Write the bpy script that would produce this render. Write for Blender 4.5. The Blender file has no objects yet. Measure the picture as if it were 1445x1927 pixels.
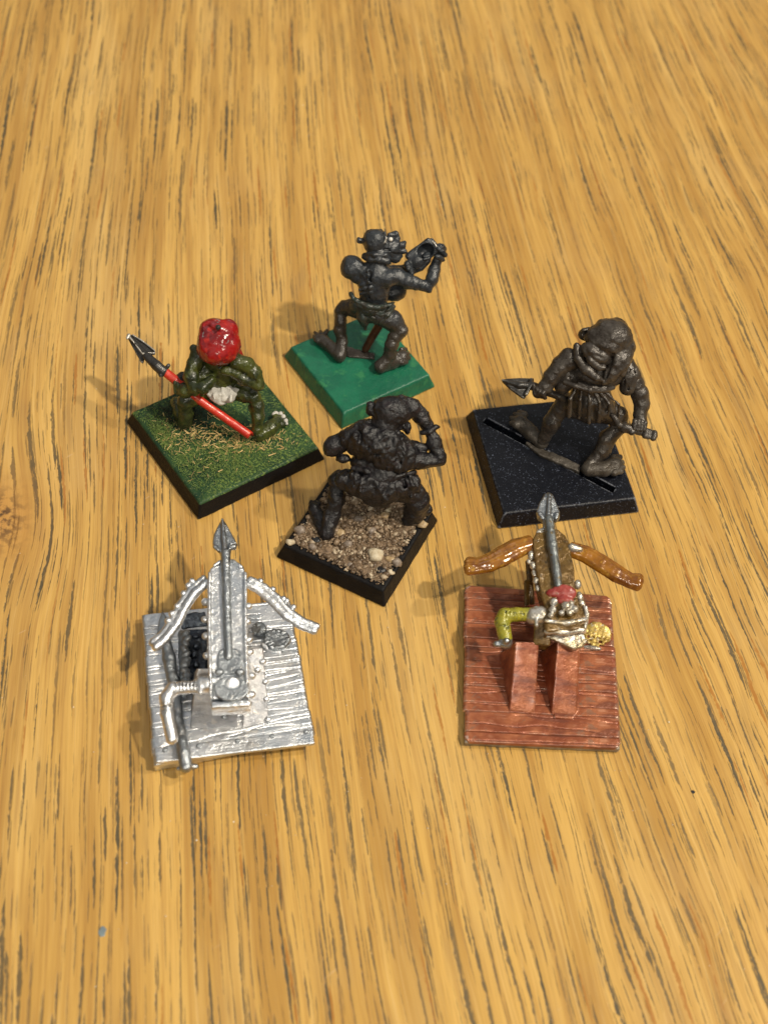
import bpy, bmesh, math, random
import numpy as np
from mathutils import Vector, Matrix
random.seed(7)
RNG = np.random.default_rng(11)
scene = bpy.context.scene
COL = scene.collection
scene.unit_settings.system = 'METRIC'
scene.unit_settings.scale_length = 0.01          # one Blender unit is one centimetre

# ------------------------------------------------------------------ camera
# camera solved from the corners of the six bases; cm, table top at z = 0
F_PX, PITCH, ROLL, CAM_H, Y0 = 2685.52, 0.928816, 0.11332, 19.192, 14.0
_c, _s = math.cos(PITCH), math.sin(PITCH)
_fwd = np.array([0, _c, -_s]); _up = np.array([0, _s, _c]); _rt = np.array([1.0, 0, 0])
_cr, _sr = math.cos(ROLL), math.sin(ROLL)
RT = _cr*_rt + _sr*_up
UP = -_sr*_rt + _cr*_up
EYE = np.array([0, -Y0, CAM_H])
cam_data = bpy.data.cameras.new('camera')
cam = bpy.data.objects.new('camera', cam_data); COL.objects.link(cam); scene.camera = cam
M = Matrix(((RT[0], UP[0], -_fwd[0], EYE[0]), (RT[1], UP[1], -_fwd[1], EYE[1]),
            (RT[2], UP[2], -_fwd[2], EYE[2]), (0, 0, 0, 1)))
cam.matrix_world = M
cam_data.sensor_fit = 'VERTICAL'; cam_data.sensor_height = 36.0; cam_data.sensor_width = 27.0
cam_data.lens = 36.0*F_PX/1927.0
cam_data.clip_start = 0.5; cam_data.clip_end = 2000
cam_data.dof.use_dof = True
cam_data.dof.focus_distance = 23.3
cam_data.dof.aperture_fstop = cam_data.lens*0.001/0.20

# ------------------------------------------------------------------ world and lamps
world = bpy.data.worlds.new('World'); scene.world = world; world.use_nodes = True
wn = world.node_tree.nodes; bg = wn['Background']
# a room: pale ceiling overhead, darker walls and furniture lower down
_l = world.node_tree.links
_tc = wn.new('ShaderNodeTexCoord'); _sx = wn.new('ShaderNodeSeparateXYZ'); _l.new(_tc.outputs['Generated'], _sx.inputs[0])
_mr = wn.new('ShaderNodeMapRange'); _mr.interpolation_type = 'SMOOTHSTEP'
_mr.inputs['From Min'].default_value = 0.0; _mr.inputs['From Max'].default_value = 0.75
_mr.inputs['To Min'].default_value = 0.035; _mr.inputs['To Max'].default_value = 0.36
_l.new(_sx.outputs['Z'], _mr.inputs['Value'])
_nz = wn.new('ShaderNodeTexNoise'); _nz.inputs['Scale'].default_value = 1.7; _nz.inputs['Detail'].default_value = 2
_l.new(_tc.outputs['Generated'], _nz.inputs['Vector'])
_m2 = wn.new('ShaderNodeMapRange'); _m2.inputs['From Min'].default_value = .35; _m2.inputs['From Max'].default_value = .62
_m2.inputs['To Min'].default_value = 0.25; _m2.inputs['To Max'].default_value = 1.45; _l.new(_nz.outputs[0], _m2.inputs['Value'])
_mu = wn.new('ShaderNodeMath'); _mu.operation = 'MULTIPLY'
_l.new(_mr.outputs[0], _mu.inputs[0]); _l.new(_m2.outputs[0], _mu.inputs[1])
bg.inputs['Color'].default_value = (1.0, 0.94, 0.84, 1); _l.new(_mu.outputs[0], bg.inputs['Strength'])
scene.view_settings.view_transform = 'Standard'; scene.view_settings.look = 'None'
scene.view_settings.exposure = 0.07; scene.view_settings.gamma = 1.0

def lamp(name, direction, dist, level, size, color, size_y=None):
    """area lamp aimed at the bases; level = brightness it gives a white matte table"""
    d = Vector(direction).normalized()
    ld = bpy.data.lights.new(name, 'AREA')
    ld.shape = 'DISK' if size_y is None else 'RECTANGLE'
    ld.size = size
    if size_y: ld.size_y = size_y
    ld.color = color
    ld.energy = level*math.pi**2*dist*dist/max(d.z, .2)
    o = bpy.data.objects.new(name, ld); COL.objects.link(o)
    o.location = d*dist
    o.rotation_euler = (-d).to_track_quat('-Z', 'Y').to_euler()
    return o
lamp('ceiling_spot_right', (1.05, -0.30, 1.80), 170, 0.56, 7, (1.0, 0.90, 0.74))
lamp('ceiling_spot_far', (1.15, 0.30, 1.75), 185, 0.26, 7, (1.0, 0.90, 0.74))
lamp('ceiling_spot_near', (0.10, -1.15, 1.25), 190, 0.15, 8, (1.0, 0.92, 0.78))
lamp('window_light', (-0.5, 1.0, 1.6), 200, 0.025, 60, (0.84, 0.92, 1.0), 90)

# ------------------------------------------------------------------ pixel -> point on a height
def at(px, py, z):
    d = _fwd + (px-722.5)/F_PX*RT - (py-963.5)/F_PX*UP
    return EYE + (z-EYE[2])/d[2]*d
class View:
    """reads a point off the photograph at a known height above the table"""
    def __init__(s, x0, y0, k): s.x0, s.y0, s.k = x0, y0, k
    def p(s, x, y, z, o=0):
        q = at(s.x0+x*s.k, s.y0+y*s.k, z)
        if o:
            w = EYE-q; n = np.linalg.norm(w); q = q + w/n*(o*s.k*n/F_PX)
        return q
    def r(s, q, r): return r*s.k*float((q-EYE)@_fwd)/F_PX
    def axes(s, q, ang=0):
        w = EYE-q; w = w/np.linalg.norm(w)
        a = math.radians(ang)
        x = math.cos(a)*RT+math.sin(a)*UP; x = x-w*(x@w); x /= np.linalg.norm(x)
        return np.array([x, np.cross(w, x), w])

# ------------------------------------------------------------------ material nodes
class Sk:
    def __init__(s, g, sock): s.g, s.s = g, sock
    def _m(a, op, b=None, c=None, clamp=False):
        n = a.g.nt.nodes.new('ShaderNodeMath'); n.operation = op; n.use_clamp = clamp
        for i, v in enumerate((a, b, c)):
            if v is None: continue
            if isinstance(v, Sk): a.g.nt.links.new(v.s, n.inputs[i])
            else: n.inputs[i].default_value = float(v)
        return Sk(a.g, n.outputs[0])
    def __add__(a, b): return a._m('ADD', b)
    __radd__ = __add__
    def __sub__(a, b): return a._m('SUBTRACT', b)
    def __rsub__(a, b): return a._m('MULTIPLY_ADD', -1, b)
    def __mul__(a, b): return a._m('MULTIPLY', b)
    __rmul__ = __mul__
    def __truediv__(a, b): return a._m('DIVIDE', b)
    def __neg__(a): return a._m('MULTIPLY', -1)
    def abs(a): return a._m('ABSOLUTE')
    def exp(a): return a._m('EXPONENT')
    def sqrt(a): return a._m('SQRT')
    def sin(a): return a._m('SINE')
    def max(a, b): return a._m('MAXIMUM', b)
    def min(a, b): return a._m('MINIMUM', b)
    def clamp(a): return a._m('ADD', 0.0, clamp=True)
    def step(a, lo, hi):                     # smooth 0..1 between lo and hi (lo may exceed hi)
        n = a.g.nt.nodes.new('ShaderNodeMapRange'); n.interpolation_type = 'SMOOTHSTEP'
        flip = lo > hi
        if flip: lo, hi = hi, lo
        n.inputs['From Min'].default_value = lo; n.inputs['From Max'].default_value = hi
        n.inputs['To Min'].default_value = 1.0 if flip else 0.0
        n.inputs['To Max'].default_value = 0.0 if flip else 1.0
        a.g.nt.links.new(a.s, n.inputs['Value'])
        return Sk(a.g, n.outputs['Result'])
class Graph:
    def __init__(s, name):
        s.m = bpy.data.materials.new(name); s.m.use_nodes = True; s.nt = s.m.node_tree
        s.b = s.nt.nodes['Principled BSDF']
        tc = s.nt.nodes.new('ShaderNodeTexCoord')
        s.co = tc.outputs['Object']
    def link(s, v, inp):
        inp = s.b.inputs[inp] if isinstance(inp, str) else inp
        if isinstance(v, Sk): s.nt.links.new(v.s, inp)
        elif isinstance(v, (tuple, list)): inp.default_value = (*v, 1) if len(v) == 3 and inp.type == 'RGBA' else v
        else: inp.default_value = v
    def xyz(s, vec=None):
        n = s.nt.nodes.new('ShaderNodeSeparateXYZ'); s.nt.links.new(vec.s if vec else s.co, n.inputs[0])
        return [Sk(s, o) for o in n.outputs]
    def vec(s, x, y, z=0.0):
        n = s.nt.nodes.new('ShaderNodeCombineXYZ')
        for v, i in zip((x, y, z), n.inputs): s.link(v, i)
        return Sk(s, n.outputs[0])
    def noise(s, scale, detail=3, rough=.55, vec=None, dist=0.0):
        n = s.nt.nodes.new('ShaderNodeTexNoise'); n.inputs['Scale'].default_value = scale
        n.inputs['Detail'].default_value = detail; n.inputs['Roughness'].default_value = rough
        n.inputs['Distortion'].default_value = dist
        s.nt.links.new(vec.s if vec else s.co, n.inputs['Vector'])
        return Sk(s, n.outputs[0])
    def voro(s, vec=None, scale=1.0, rnd=1.0, out='Position', dim='3D'):
        n = s.nt.nodes.new('ShaderNodeTexVoronoi'); n.inputs['Scale'].default_value = scale
        n.voronoi_dimensions = dim
        n.inputs['Randomness'].default_value = rnd
        s.nt.links.new(vec.s if vec else s.co, n.inputs['Vector'])
        return [Sk(s, n.outputs[o]) for o in ('Position', 'Color', 'Distance')]
    def mix(s, f, a, b, mode='MIX'):
        n = s.nt.nodes.new('ShaderNodeMix'); n.data_type = 'RGBA'; n.blend_type = mode
        s.link(f, n.inputs[0]); s.link(a, n.inputs[6]); s.link(b, n.inputs[7])
        return Sk(s, n.outputs[2])
    def point(s):
        n = s.nt.nodes.new('ShaderNodeNewGeometry'); return Sk(s, n.outputs['Pointiness'])
    def bump(s, h, strength, dist, prev=None):
        n = s.nt.nodes.new('ShaderNodeBump'); n.inputs['Strength'].default_value = strength
        n.inputs['Distance'].default_value = dist
        s.link(h, n.inputs['Height'])
        if prev: s.nt.links.new(prev.s, n.inputs['Normal'])
        return Sk(s, n.outputs[0])

def paint(name, c1, c2, c3=None, scale=4.0, rough=.4, metal=0.0, edge=None, edge_at=(.55, .62), edge_amt=.8,
          pit=None, bump=.35, bdist=.012, bscale=30, spec=.5, coat=0.0, chips=None, chip_scale=6, chip_at=.68, chip_metal=.8, low=None):
    g = Graph(name)
    f = g.noise(scale, 4, .6)
    col = g.mix(f.step(.35, .65), c1, c2)
    if c3: col = g.mix(g.noise(scale*2.3, 3, .6, dist=.4).step(.55, .70), col, c3)
    if low:
        Zc = g.xyz()[2]; col = g.mix((Zc+g.noise(2.5, 3)*.5).step(low[1]+.25, low[2]+.25), low[0], col)
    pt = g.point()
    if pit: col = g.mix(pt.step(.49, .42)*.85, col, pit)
    met = metal
    if edge:
        e = pt.step(*edge_at)*g.noise(scale*3, 3).step(.40, .60)*edge_amt
        col = g.mix(e, col, edge)
        met = e*.6+metal if metal < .5 else metal
    if chips:
        k = g.noise(chip_scale, 4, .7, dist=.6).step(chip_at, chip_at+.02)
        col = g.mix(k, col, chips)
        if metal < .5:
            met = k*chip_metal + (met if isinstance(met, Sk) else 0.0)
    g.link(col, 'Base Color'); g.link(met, 'Metallic')
    r = g.noise(scale*4, 3)
    g.link(r*.22+(rough-.11), 'Roughness')
    g.b.inputs['Specular IOR Level'].default_value = spec
    g.b.inputs['Coat Weight'].default_value = coat; g.b.inputs['Coat Roughness'].default_value = .15
    if bump:
        h = g.noise(bscale*.9, 4, .65)+g.noise(bscale*.3, 2)*1.1
        g.link(g.bump(h, min(1.0, bump*1.6), bdist*1.3), 'Normal')
    return g.m

def wood_material():
    g = Graph('varnished_oak'); X, Y, Z = g.xyz()
    # the grain runs away from the viewer, a little to the left, fanning out to the right
    kn = at(6, 975, 0)
    wob = g.noise(.35, 2, .5, g.vec(X, Y*.25))-.5
    fine = g.noise(1.6, 2, .5, g.vec(X, Y*.30, 3.0))-.5
    S = X + Y*.225 + X*Y*.011 + wob*.50 + fine*.05 + (g.noise(.9, 2, .5, g.vec(X, Y*.45, 13.0))-.5)*X.step(1.0, 4.5)*.18
    kS = float(kn[0]+kn[1]*.225+kn[0]*kn[1]*.011)
    ru = (X-float(kn[0]))+(Y-float(kn[1]))*.2; rv = Y-float(kn[1])
    rr = ru*ru*1.1+rv*rv*.42
    swirl = (-rr).exp()
    S = (S-kS)*(1.0-swirl*.72)
    T = Y - X*.2
    # wide growth bands, fibres
    band = g.noise(1.0, 4, .65, g.vec(S*2.1, T*.07, 1.0))
    fib = g.noise(1.0, 4, .65, g.vec(S*15, T*.20, 5.0))
    fib2 = g.noise(1.0, 3, .6, g.vec(S*40, T*.8, 9.0))
    blot = g.noise(.45, 3, .5)
    col = g.mix(band.step(.36, .64), (.67, .410, .108), (.46, .255, .058))
    col = g.mix((fib.step(.47, .68))*.48, col, (.36, .178, .045))
    col = g.mix((fib.step(.46, .30))*.36, col, (.78, .54, .22))
    col = g.mix(fib2.step(.48, .70)*.42, col, (.33, .165, .042))
    col = g.mix(blot.step(.5, .75)*.35, col, (.58, .36, .125))
    wide = g.noise(1.0, 3, .55, g.vec(S*.55, T*.10, 41.0))
    col = g.mix(wide.step(.50, .66)*.30, col, (.40, .205, .042))
    col = g.mix(wide.step(.48, .34)*.30, col, (.74, .50, .18))
    # reddish resin streaks
    def dashes(sx, sy, seed, w, hl, thr):
        vx, vy = S*sx+seed, T*sy+seed*1.7
        pos, colr, _ = g.voro(g.vec(vx, vy), 1.0, .95, dim='2D')
        px, py, _z = g.xyz(pos); cr, cg, cb = g.xyz(colr)
        dy = (vy-py)/(cr*.6+.4)/hl
        taper = (dy*dy*-1.0+1.0).max(0.0).sqrt()
        jag = g.noise(1.0, 3, .7, g.vec(S*16, T*4.5, seed))-.5
        wid = (cb*.8+.35)*taper*w*(jag*3.4+1.0)
        d = (vx-px+jag*w*1.2).abs()
        m = (wid-d).step(-.15*w, .45*w)*(cg.step(thr-.06, thr+.06))
        return m*(jag*1.8+1.0).clamp(), cr
    dens = g.noise(1.0, 2, .5, g.vec(S*1.1, T*.09, 21.0)).step(.28, .55)
    m1, r1 = dashes(3.0, .33, 0.0, .088, .49, .12)
    m2, r2 = dashes(5.4, .58, 37.0, .105, .48, .16)
    m3, r3 = dashes(11.0, 1.0, 71.0, .13, .47, .30)
    m4, r4 = dashes(2.3, .42, 113.0, .065, .42, .55)
    m5, r5 = dashes(4.1, .16, 151.0, .045, .49, .40)
    dark = (m1.max(m2*.9)).max(m3*.6).max(m5*.8)
    big = g.noise(1.0, 2, .5, g.vec(S*.5, T*.12, 77.0)).step(.34, .60)
    dark = dark*(dens*.55+.30+big*.25)
    dcol = g.mix(g.noise(3.0, 2), (.060, .055, .034), (.135, .095, .045))
    col = g.mix(m4*.75, col, (.36, .135, .018))
    halo = g.noise(1.0, 2, .5, g.vec(S*5, T*.6, 31.0)).step(.55, .75)
    col = g.mix(halo*.30, col, (.30, .19, .078))
    col = g.mix(dark*.94, col, dcol)
    # knot
    kk = (rr*-8.0).exp()
    col = g.mix((rr*-3.0).exp()*.6, col, (.50, .23, .05))
    kn2 = g.noise(7, 3).step(.40, .62)
    col = g.mix(kk*kn2*.95, col, (.07, .032, .012))
    # dirt specks, pale scuffs and dust
    sp = g.noise(16, 2, .5).step(.775, .80)
    col = g.mix(sp*.6, col, (.07, .05, .03))
    _, dc, dd = g.voro(None, 1.9)
    a, b_, c_ = g.xyz(dc)
    dust = dd.step(.030, .018)*a.step(.80, .84)
    col = g.mix(dust*.85, col, (.80, .74, .62))
    scx = g.noise(1.0, 2, .5, g.vec((X+Y)*1.4, (X-Y)*9.0, 2.0)).step(.72, .80)
    col = g.mix(scx*.16, col, (.74, .62, .50))
    g.link(col, 'Base Color')
    g.link(g.noise(2.0, 3)*.16+dark*.2+.27, 'Roughness')
    g.b.inputs['Specular IOR Level'].default_value = .42
    h = dark*-1.0+fib*.30+fib2*.22+g.noise(.9, 2)*.9
    g.link(g.bump(h, .42, .018), 'Normal')
    return g.m

# ------------------------------------------------------------------ signed-distance modelling
_L = RNG.random((40, 40, 40)).astype(np.float32)
def vnoise(P, f, off=0.0):
    Q = P*f+off; I = np.floor(Q).astype(np.int32); t = (Q-I).astype(np.float32); t = t*t*(3-2*t)
    x0, y0, z0 = (I[..., k] % 40 for k in range(3)); x1, y1, z1 = (x0+1) % 40, (y0+1) % 40, (z0+1) % 40
    tx, ty, tz = t[..., 0], t[..., 1], t[..., 2]
    a = _L[x0, y0, z0]*(1-tx)+_L[x1, y0, z0]*tx; b = _L[x0, y1, z0]*(1-tx)+_L[x1, y1, z0]*tx
    c = _L[x0, y0, z1]*(1-tx)+_L[x1, y0, z1]*tx; d = _L[x0, y1, z1]*(1-tx)+_L[x1, y1, z1]*tx
    return (a*(1-ty)+b*ty)*(1-tz)+(c*(1-ty)+d*ty)*tz-.5

def f_cap(a, b, ra, rb):
    ba = b-a; L2 = max(float(ba@ba), 1e-9)
    def f(P):
        pa = P-a; h = np.clip(pa@ba/L2, 0, 1)
        return np.linalg.norm(pa-h[..., None]*ba, axis=-1)-(ra+(rb-ra)*h)
    r = max(ra, rb)
    return f, np.minimum(a, b)-r, np.maximum(a, b)+r
def f_ell(c, ax, rad):
    rad = np.array(rad, float)
    def f(P):
        q = (P-c)@ax.T; k0 = np.linalg.norm(q/rad, axis=-1); k1 = np.linalg.norm(q/rad**2, axis=-1)
        return k0*(k0-1)/np.maximum(k1, 1e-6)
    e = np.sqrt(((ax.T*rad)**2).sum(1))
    return f, c-e, c+e
def f_box(c, ax, half, rnd):
    half = np.array(half, float)
    def f(P):
        q = np.abs((P-c)@ax.T)-(half-rnd)
        return np.linalg.norm(np.maximum(q, 0), axis=-1)+np.minimum(q.max(-1), 0)-rnd
    e = np.abs(ax.T*half).sum(1)
    return f, c-e, c+e
def f_poly(pts3, thick, rnd, normal=None):
    """outline of 3D points on a plane, extruded by thick on the side away from `normal`"""
    P3 = np.array(pts3, float); c = P3.mean(0)
    n = np.linalg.svd(P3-c)[2][2] if normal is None else np.array(normal, float)
    ref = n if normal is not None else (n if n @ (EYE-c) > 0 else -n); n = ref/np.linalg.norm(ref)
    ex = P3[1]-P3[0]; ex = ex-n*(ex@n); ex /= np.linalg.norm(ex); ey = np.cross(n, ex)
    V = np.stack([(P3-c)@ex, (P3-c)@ey], -1)
    def f(P):
        q = P-c; x = q@ex; y = q@ey; z = q@n
        d = np.full(x.shape, 1e9); s = np.ones(x.shape)
        N = len(V)
        for i in range(N):
            a = V[i]; b = V[i-1]; e = b-a
            wx, wy = x-a[0], y-a[1]
            t = np.clip((wx*e[0]+wy*e[1])/max(e@e, 1e-12), 0, 1)
            d = np.minimum(d, (wx-e[0]*t)**2+(wy-e[1]*t)**2)
            c1 = y >= a[1]; c2 = y < b[1]; c3 = e[0]*wy > e[1]*wx
            fl = (c1 & c2 & c3) | (~c1 & ~c2 & ~c3)
            s = np.where(fl, -s, s)
        d2 = s*np.sqrt(d)+rnd
        dz = np.abs(z+thick/2)-thick/2+rnd
        return np.minimum(np.maximum(d2, dz), 0)+np.hypot(np.maximum(d2, 0), np.maximum(dz, 0))-rnd
    lo = np.minimum(P3.min(0), (P3-n*thick).min(0)); hi = np.maximum(P3.max(0), (P3-n*thick).max(0))
    return f, lo, hi

class Clay:
    def __init__(s, view): s.v = view; s.ops = []; s.nz = []
    def cap(s, a, b, ra, rb, k=.03, sub=False): s.ops.append((*f_cap(a, b, ra, rb), k, sub)); return s
    def chain(s, pts, k=.03, sub=False):
        """pts: (x, y, z, r[, toward camera]) in photo units of the view"""
        q = [(s.v.p(t[0], t[1], t[2], t[4] if len(t) > 4 else 0)) for t in pts]
        r = [s.v.r(a, t[3]) for a, t in zip(q, pts)]
        for i in range(len(q)-1): s.cap(q[i], q[i+1], r[i], r[i+1], k, sub)
        return s
    def ball(s, x, y, z, r, o=0, k=.02, sub=False):
        q = s.v.p(x, y, z, o); rr = s.v.r(q, r); s.cap(q, q+1e-4, rr, rr, k, sub); return s
    def ell(s, x, y, z, rx, ry, rd, ang=0, o=0, k=.04, sub=False):
        q = s.v.p(x, y, z, o); s.ops.append((*f_ell(q, s.v.axes(q, ang), [s.v.r(q, t) for t in (rx, ry, rd)]), k, sub)); return s
    def box(s, x, y, z, hx, hy, hd, ang=0, rnd=10, o=0, k=.02, sub=False):
        q = s.v.p(x, y, z, o); s.ops.append((*f_box(q, s.v.axes(q, ang), [s.v.r(q, t) for t in (hx, hy, hd)], s.v.r(q, rnd)), k, sub)); return s
    def poly(s, pts, thick, rnd=.015, k=.01, normal=None, sub=False):
        s.ops.append((*f_poly([s.v.p(*t) for t in pts], thick, rnd, normal), k, sub)); return s
    def wpoly(s, pts, thick, rnd=.015, k=.01, normal=None, sub=False):
        s.ops.append((*f_poly(pts, thick, rnd, normal), k, sub)); return s
    def rough(s, amp, freq, off=0.0, aniso=None): s.nz.append((amp, freq, off, aniso)); return s
    def crease(s, amp, freq, off=0.0): s.nz.append((-amp, freq, off, 'crease')); return s
    def mesh(s, vox=.02, floor=None):
        lo = np.min([o[1] for o in s.ops if not o[4]], 0)-3*vox-.04
        hi = np.max([o[2] for o in s.ops if not o[4]], 0)+3*vox+.04
        n = np.ceil((hi-lo)/vox).astype(int)+1
        D = np.full(n, 1.0, np.float32)
        ax = [lo[i]+vox*np.arange(n[i]) for i in range(3)]
        for f, l, h, k, sub in s.ops:
            m = 2*k+4*vox
            a = np.clip(((l-m-lo)/vox).astype(int), 0, n); b = np.clip(((h+m-lo)/vox).astype(int)+2, 0, n)
            if (b <= a).any(): continue
            P = np.stack(np.meshgrid(*[ax[i][a[i]:b[i]] for i in range(3)], indexing='ij'), -1)
            sl = tuple(slice(a[i], b[i]) for i in range(3)); d = f(P); cur = D[sl]
            if sub:
                d = -d; t = np.clip(.5-.5*(d-cur)/max(k, 1e-4), 0, 1)
                D[sl] = d*(1-t)+cur*t+k*t*(1-t)
            else:
                t = np.clip(.5+.5*(d-cur)/max(k, 1e-4), 0, 1)
                D[sl] = d*(1-t)+cur*t-k*t*(1-t)
        if s.nz:
            near = np.abs(D) < .09
            idx = np.argwhere(near); P = lo+idx*vox
            acc = np.zeros(len(P), np.float32)
            for amp, fr, off, an in s.nz:
                if isinstance(an, str):
                    acc += -amp*np.clip(1-np.abs(vnoise(P, fr, off))*9, 0, 1); continue
                Q = P if an is None else P*np.array(an)
                acc += amp*2*vnoise(Q, fr, off)
            D[near] += acc
        if floor is not None:
            zz = ax[2][None, None, :]; D = np.maximum(D, (floor-zz).astype(np.float32))
        return nets(D, lo, vox)

def nets(D, lo, h):
    I = D < 0
    nx, ny, nz = D.shape
    c = np.zeros((nx-1, ny-1, nz-1), np.int8)
    for dx in (0, 1):
        for dy in (0, 1):
            for dz in (0, 1): c += I[dx:nx-1+dx, dy:ny-1+dy, dz:nz-1+dz]
    act = (c > 0) & (c < 8); idx = np.argwhere(act)
    num = np.full(c.shape, -1, np.int64); num[act] = np.arange(len(idx))
    acc = np.zeros((len(idx), 3)); cnt = np.zeros(len(idx))
    cor = [(x, y, z) for x in (0, 1) for y in (0, 1) for z in (0, 1)]
    for a in cor:
        for k in range(3):
            if a[k]: continue
            b = list(a); b[k] = 1
            va = D[tuple((idx+a).T)]; vb = D[tuple((idx+b).T)]
            m = (va < 0) != (vb < 0)
            t = np.where(m, va/np.where(m, va-vb, 1), 0)
            pt = np.array(a, float)[None].repeat(len(idx), 0); pt[:, k] += t
            acc[m] += pt[m]; cnt[m] += 1
    V = lo+h*(idx+acc/cnt[:, None])
    Fs = []
    for k in range(3):
        u, w = (k+1) % 3, (k+2) % 3
        A = I; sl0 = [slice(None)]*3; sl1 = [slice(None)]*3
        sl0[k] = slice(0, -1); sl1[k] = slice(1, None)
        ch = A[tuple(sl0)] != A[tuple(sl1)]
        e = np.argwhere(ch)
        ok = (e[:, u] > 0) & (e[:, w] > 0) & (e[:, u] < D.shape[u]-1) & (e[:, w] < D.shape[w]-1); e = e[ok]
        def cell(du, dw):
            q = e.copy(); q[:, u] -= du; q[:, w] -= dw; return num[tuple(q.T)]
        q = np.stack([cell(1, 1), cell(0, 1), cell(0, 0), cell(1, 0)], -1)
        fl = ~A[tuple(e.T)]; q[fl] = q[fl][:, ::-1]
        Fs.append(q)
    Fq = np.concatenate(Fs); Fq = Fq[(Fq >= 0).all(1)]
    return V, Fq

# ------------------------------------------------------------------ objects
def quad_mesh(name, V, Fq, smooth=True):
    me = bpy.data.meshes.new(name)
    if isinstance(Fq, np.ndarray):
        k = Fq.shape[1]
        me.vertices.add(len(V)); me.vertices.foreach_set('co', np.asarray(V, np.float32).ravel())
        me.loops.add(Fq.size); me.loops.foreach_set('vertex_index', Fq.astype(np.int32).ravel())
        me.polygons.add(len(Fq)); me.polygons.foreach_set('loop_start', np.arange(0, Fq.size, k, dtype=np.int32))
        me.update(calc_edges=True); me.validate()
    else:
        me.from_pydata([tuple(v) for v in V], [], Fq)
    if smooth: me.polygons.foreach_set('use_smooth', np.ones(len(me.polygons), bool))
    return me
def root(name, xy, label, cat, group=None):
    o = bpy.data.objects.new(name, None); COL.objects.link(o); o.location = (xy[0], xy[1], 0)
    o['label'] = label; o['category'] = cat
    o.empty_display_size = .2
    if group: o['group'] = group
    return o
def world_of(o):
    v = Vector((0, 0, 0))
    while o: v = v+o.location; o = o.parent
    return np.array(v)
def part(name, VF, mat, parent=None, label=None, kind=None, smooth=True):
    V, Fq = VF; V = np.asarray(V, float)
    c = (V.min(0)+V.max(0))/2; c[2] = V[:, 2].min()
    me = quad_mesh(name, V-c, Fq, smooth); me.materials.append(mat)
    o = bpy.data.objects.new(name, me); COL.objects.link(o)
    if parent: o.parent = parent
    base = world_of(parent) if parent else np.zeros(3)
    o.location = Vector(c-base)
    if label: o['label'] = label
    if kind: o['kind'] = kind
    return o

def bm_part(name, bm, mat, parent=None, label=None, kind=None, smooth=False):
    me = bpy.data.meshes.new(name); bm.to_mesh(me); bm.free(); me.materials.append(mat)
    if smooth: me.polygons.foreach_set('use_smooth', np.ones(len(me.polygons), bool))
    o = bpy.data.objects.new(name, me); COL.objects.link(o)
    V = np.array([v.co for v in me.vertices]); c = (V.min(0)+V.max(0))/2; c[2] = V[:, 2].min()
    me.transform(Matrix.Translation(-Vector(c)))
    if parent: o.parent = parent
    o.location = Vector(c-(world_of(parent) if parent else np.zeros(3)))
    if label: o['label'] = label
    if kind: o['kind'] = kind
    return o

# ------------------------------------------------------------------ materials
M_WOOD = wood_material()
M_BASE_BLACK = paint('black_base_paint', (.007, .007, .008), (.012, .011, .011), rough=.42, edge=(.20, .20, .22),
                     edge_at=(.54, .62), edge_amt=.3, bump=.5, bscale=45, bdist=.006, spec=.14)
def speckled_black():
    g = Graph('speckled_black_plastic')
    n = g.noise(38, 2, .6).step(.60, .70)*g.noise(9, 2).step(.35, .6)
    col = g.mix(n, (.005, .006, .010), (.11, .13, .18))
    e = g.point().step(.515, .56)*g.noise(14, 3).step(.40, .50)
    col = g.mix(e*.6, col, (.34, .36, .42))
    g.link(col, 'Base Color'); g.b.inputs['Roughness'].default_value = .34; g.b.inputs['Specular IOR Level'].default_value = .26
    g.link(g.bump(g.noise(40, 3), .9, .007), 'Normal')
    return g.m
M_SPECK = speckled_black()
M_GREEN = paint('green_base_paint', (.010, .150, .078), (.007, .112, .062), (.030, .19, .080), scale=2.2, rough=.40,
                edge=(.14, .38, .27), edge_at=(.52, .58), edge_amt=.8, bump=.6, bscale=22, bdist=.008, chips=(.02, .07, .04), chip_scale=7, chip_at=.72, chip_metal=0)
M_MUSIC = paint('grey_primer', (.021, .025, .031), (.036, .042, .050), (.028, .032, .034), scale=5, rough=.29,
                edge=(.22, .22, .21), edge_at=(.56, .66), edge_amt=.6, pit=(.008, .008, .009), bump=.45, bscale=26, bdist=.012, spec=.6)
M_MUSIC_BODY = paint('grey_black_primer', (.020, .024, .030), (.034, .040, .048), (.025, .032, .036), scale=5, rough=.29, low=((.042, .035, .028), .7, 1.15),
                edge=(.22, .22, .21), edge_at=(.56, .66), edge_amt=.6, pit=(.010, .009, .009), bump=.45, bscale=26, bdist=.012, spec=.6)
M_SHAG = paint('black_primer', (.006, .006, .008), (.012, .011, .013), (.020, .013, .016), scale=5, rough=.36,
               edge=(.15, .145, .15), edge_at=(.57, .68), edge_amt=.5, pit=(.005, .005, .005), bump=.6, bscale=24, bdist=.014, spec=.55)
M_LEAD = paint('brown_lead', (.042, .034, .028), (.078, .068, .058), (.032, .025, .021), scale=4.5, rough=.30, metal=.3,
               edge=(.36, .33, .29), edge_at=(.55, .64), edge_amt=.7, pit=(.014, .010, .008), bump=.4, bscale=24, bdist=.012, spec=.6)
M_LEAD_FOOT = paint('pale_worn_lead', (.065, .054, .042), (.10, .088, .074), (.048, .038, .029), scale=6, rough=.42, metal=.3,
                    edge=(.42, .38, .33), edge_at=(.54, .64), edge_amt=.6, bump=.5, bscale=24, bdist=.012)
M_DARKSTEEL = paint('dark_steel_paint', (.035, .034, .034), (.055, .053, .050), scale=6, rough=.30, metal=.4,
                    edge=(.72, .70, .64), edge_at=(.525, .58), edge_amt=1.0, bump=.4, bscale=22, bdist=.01)
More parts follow.
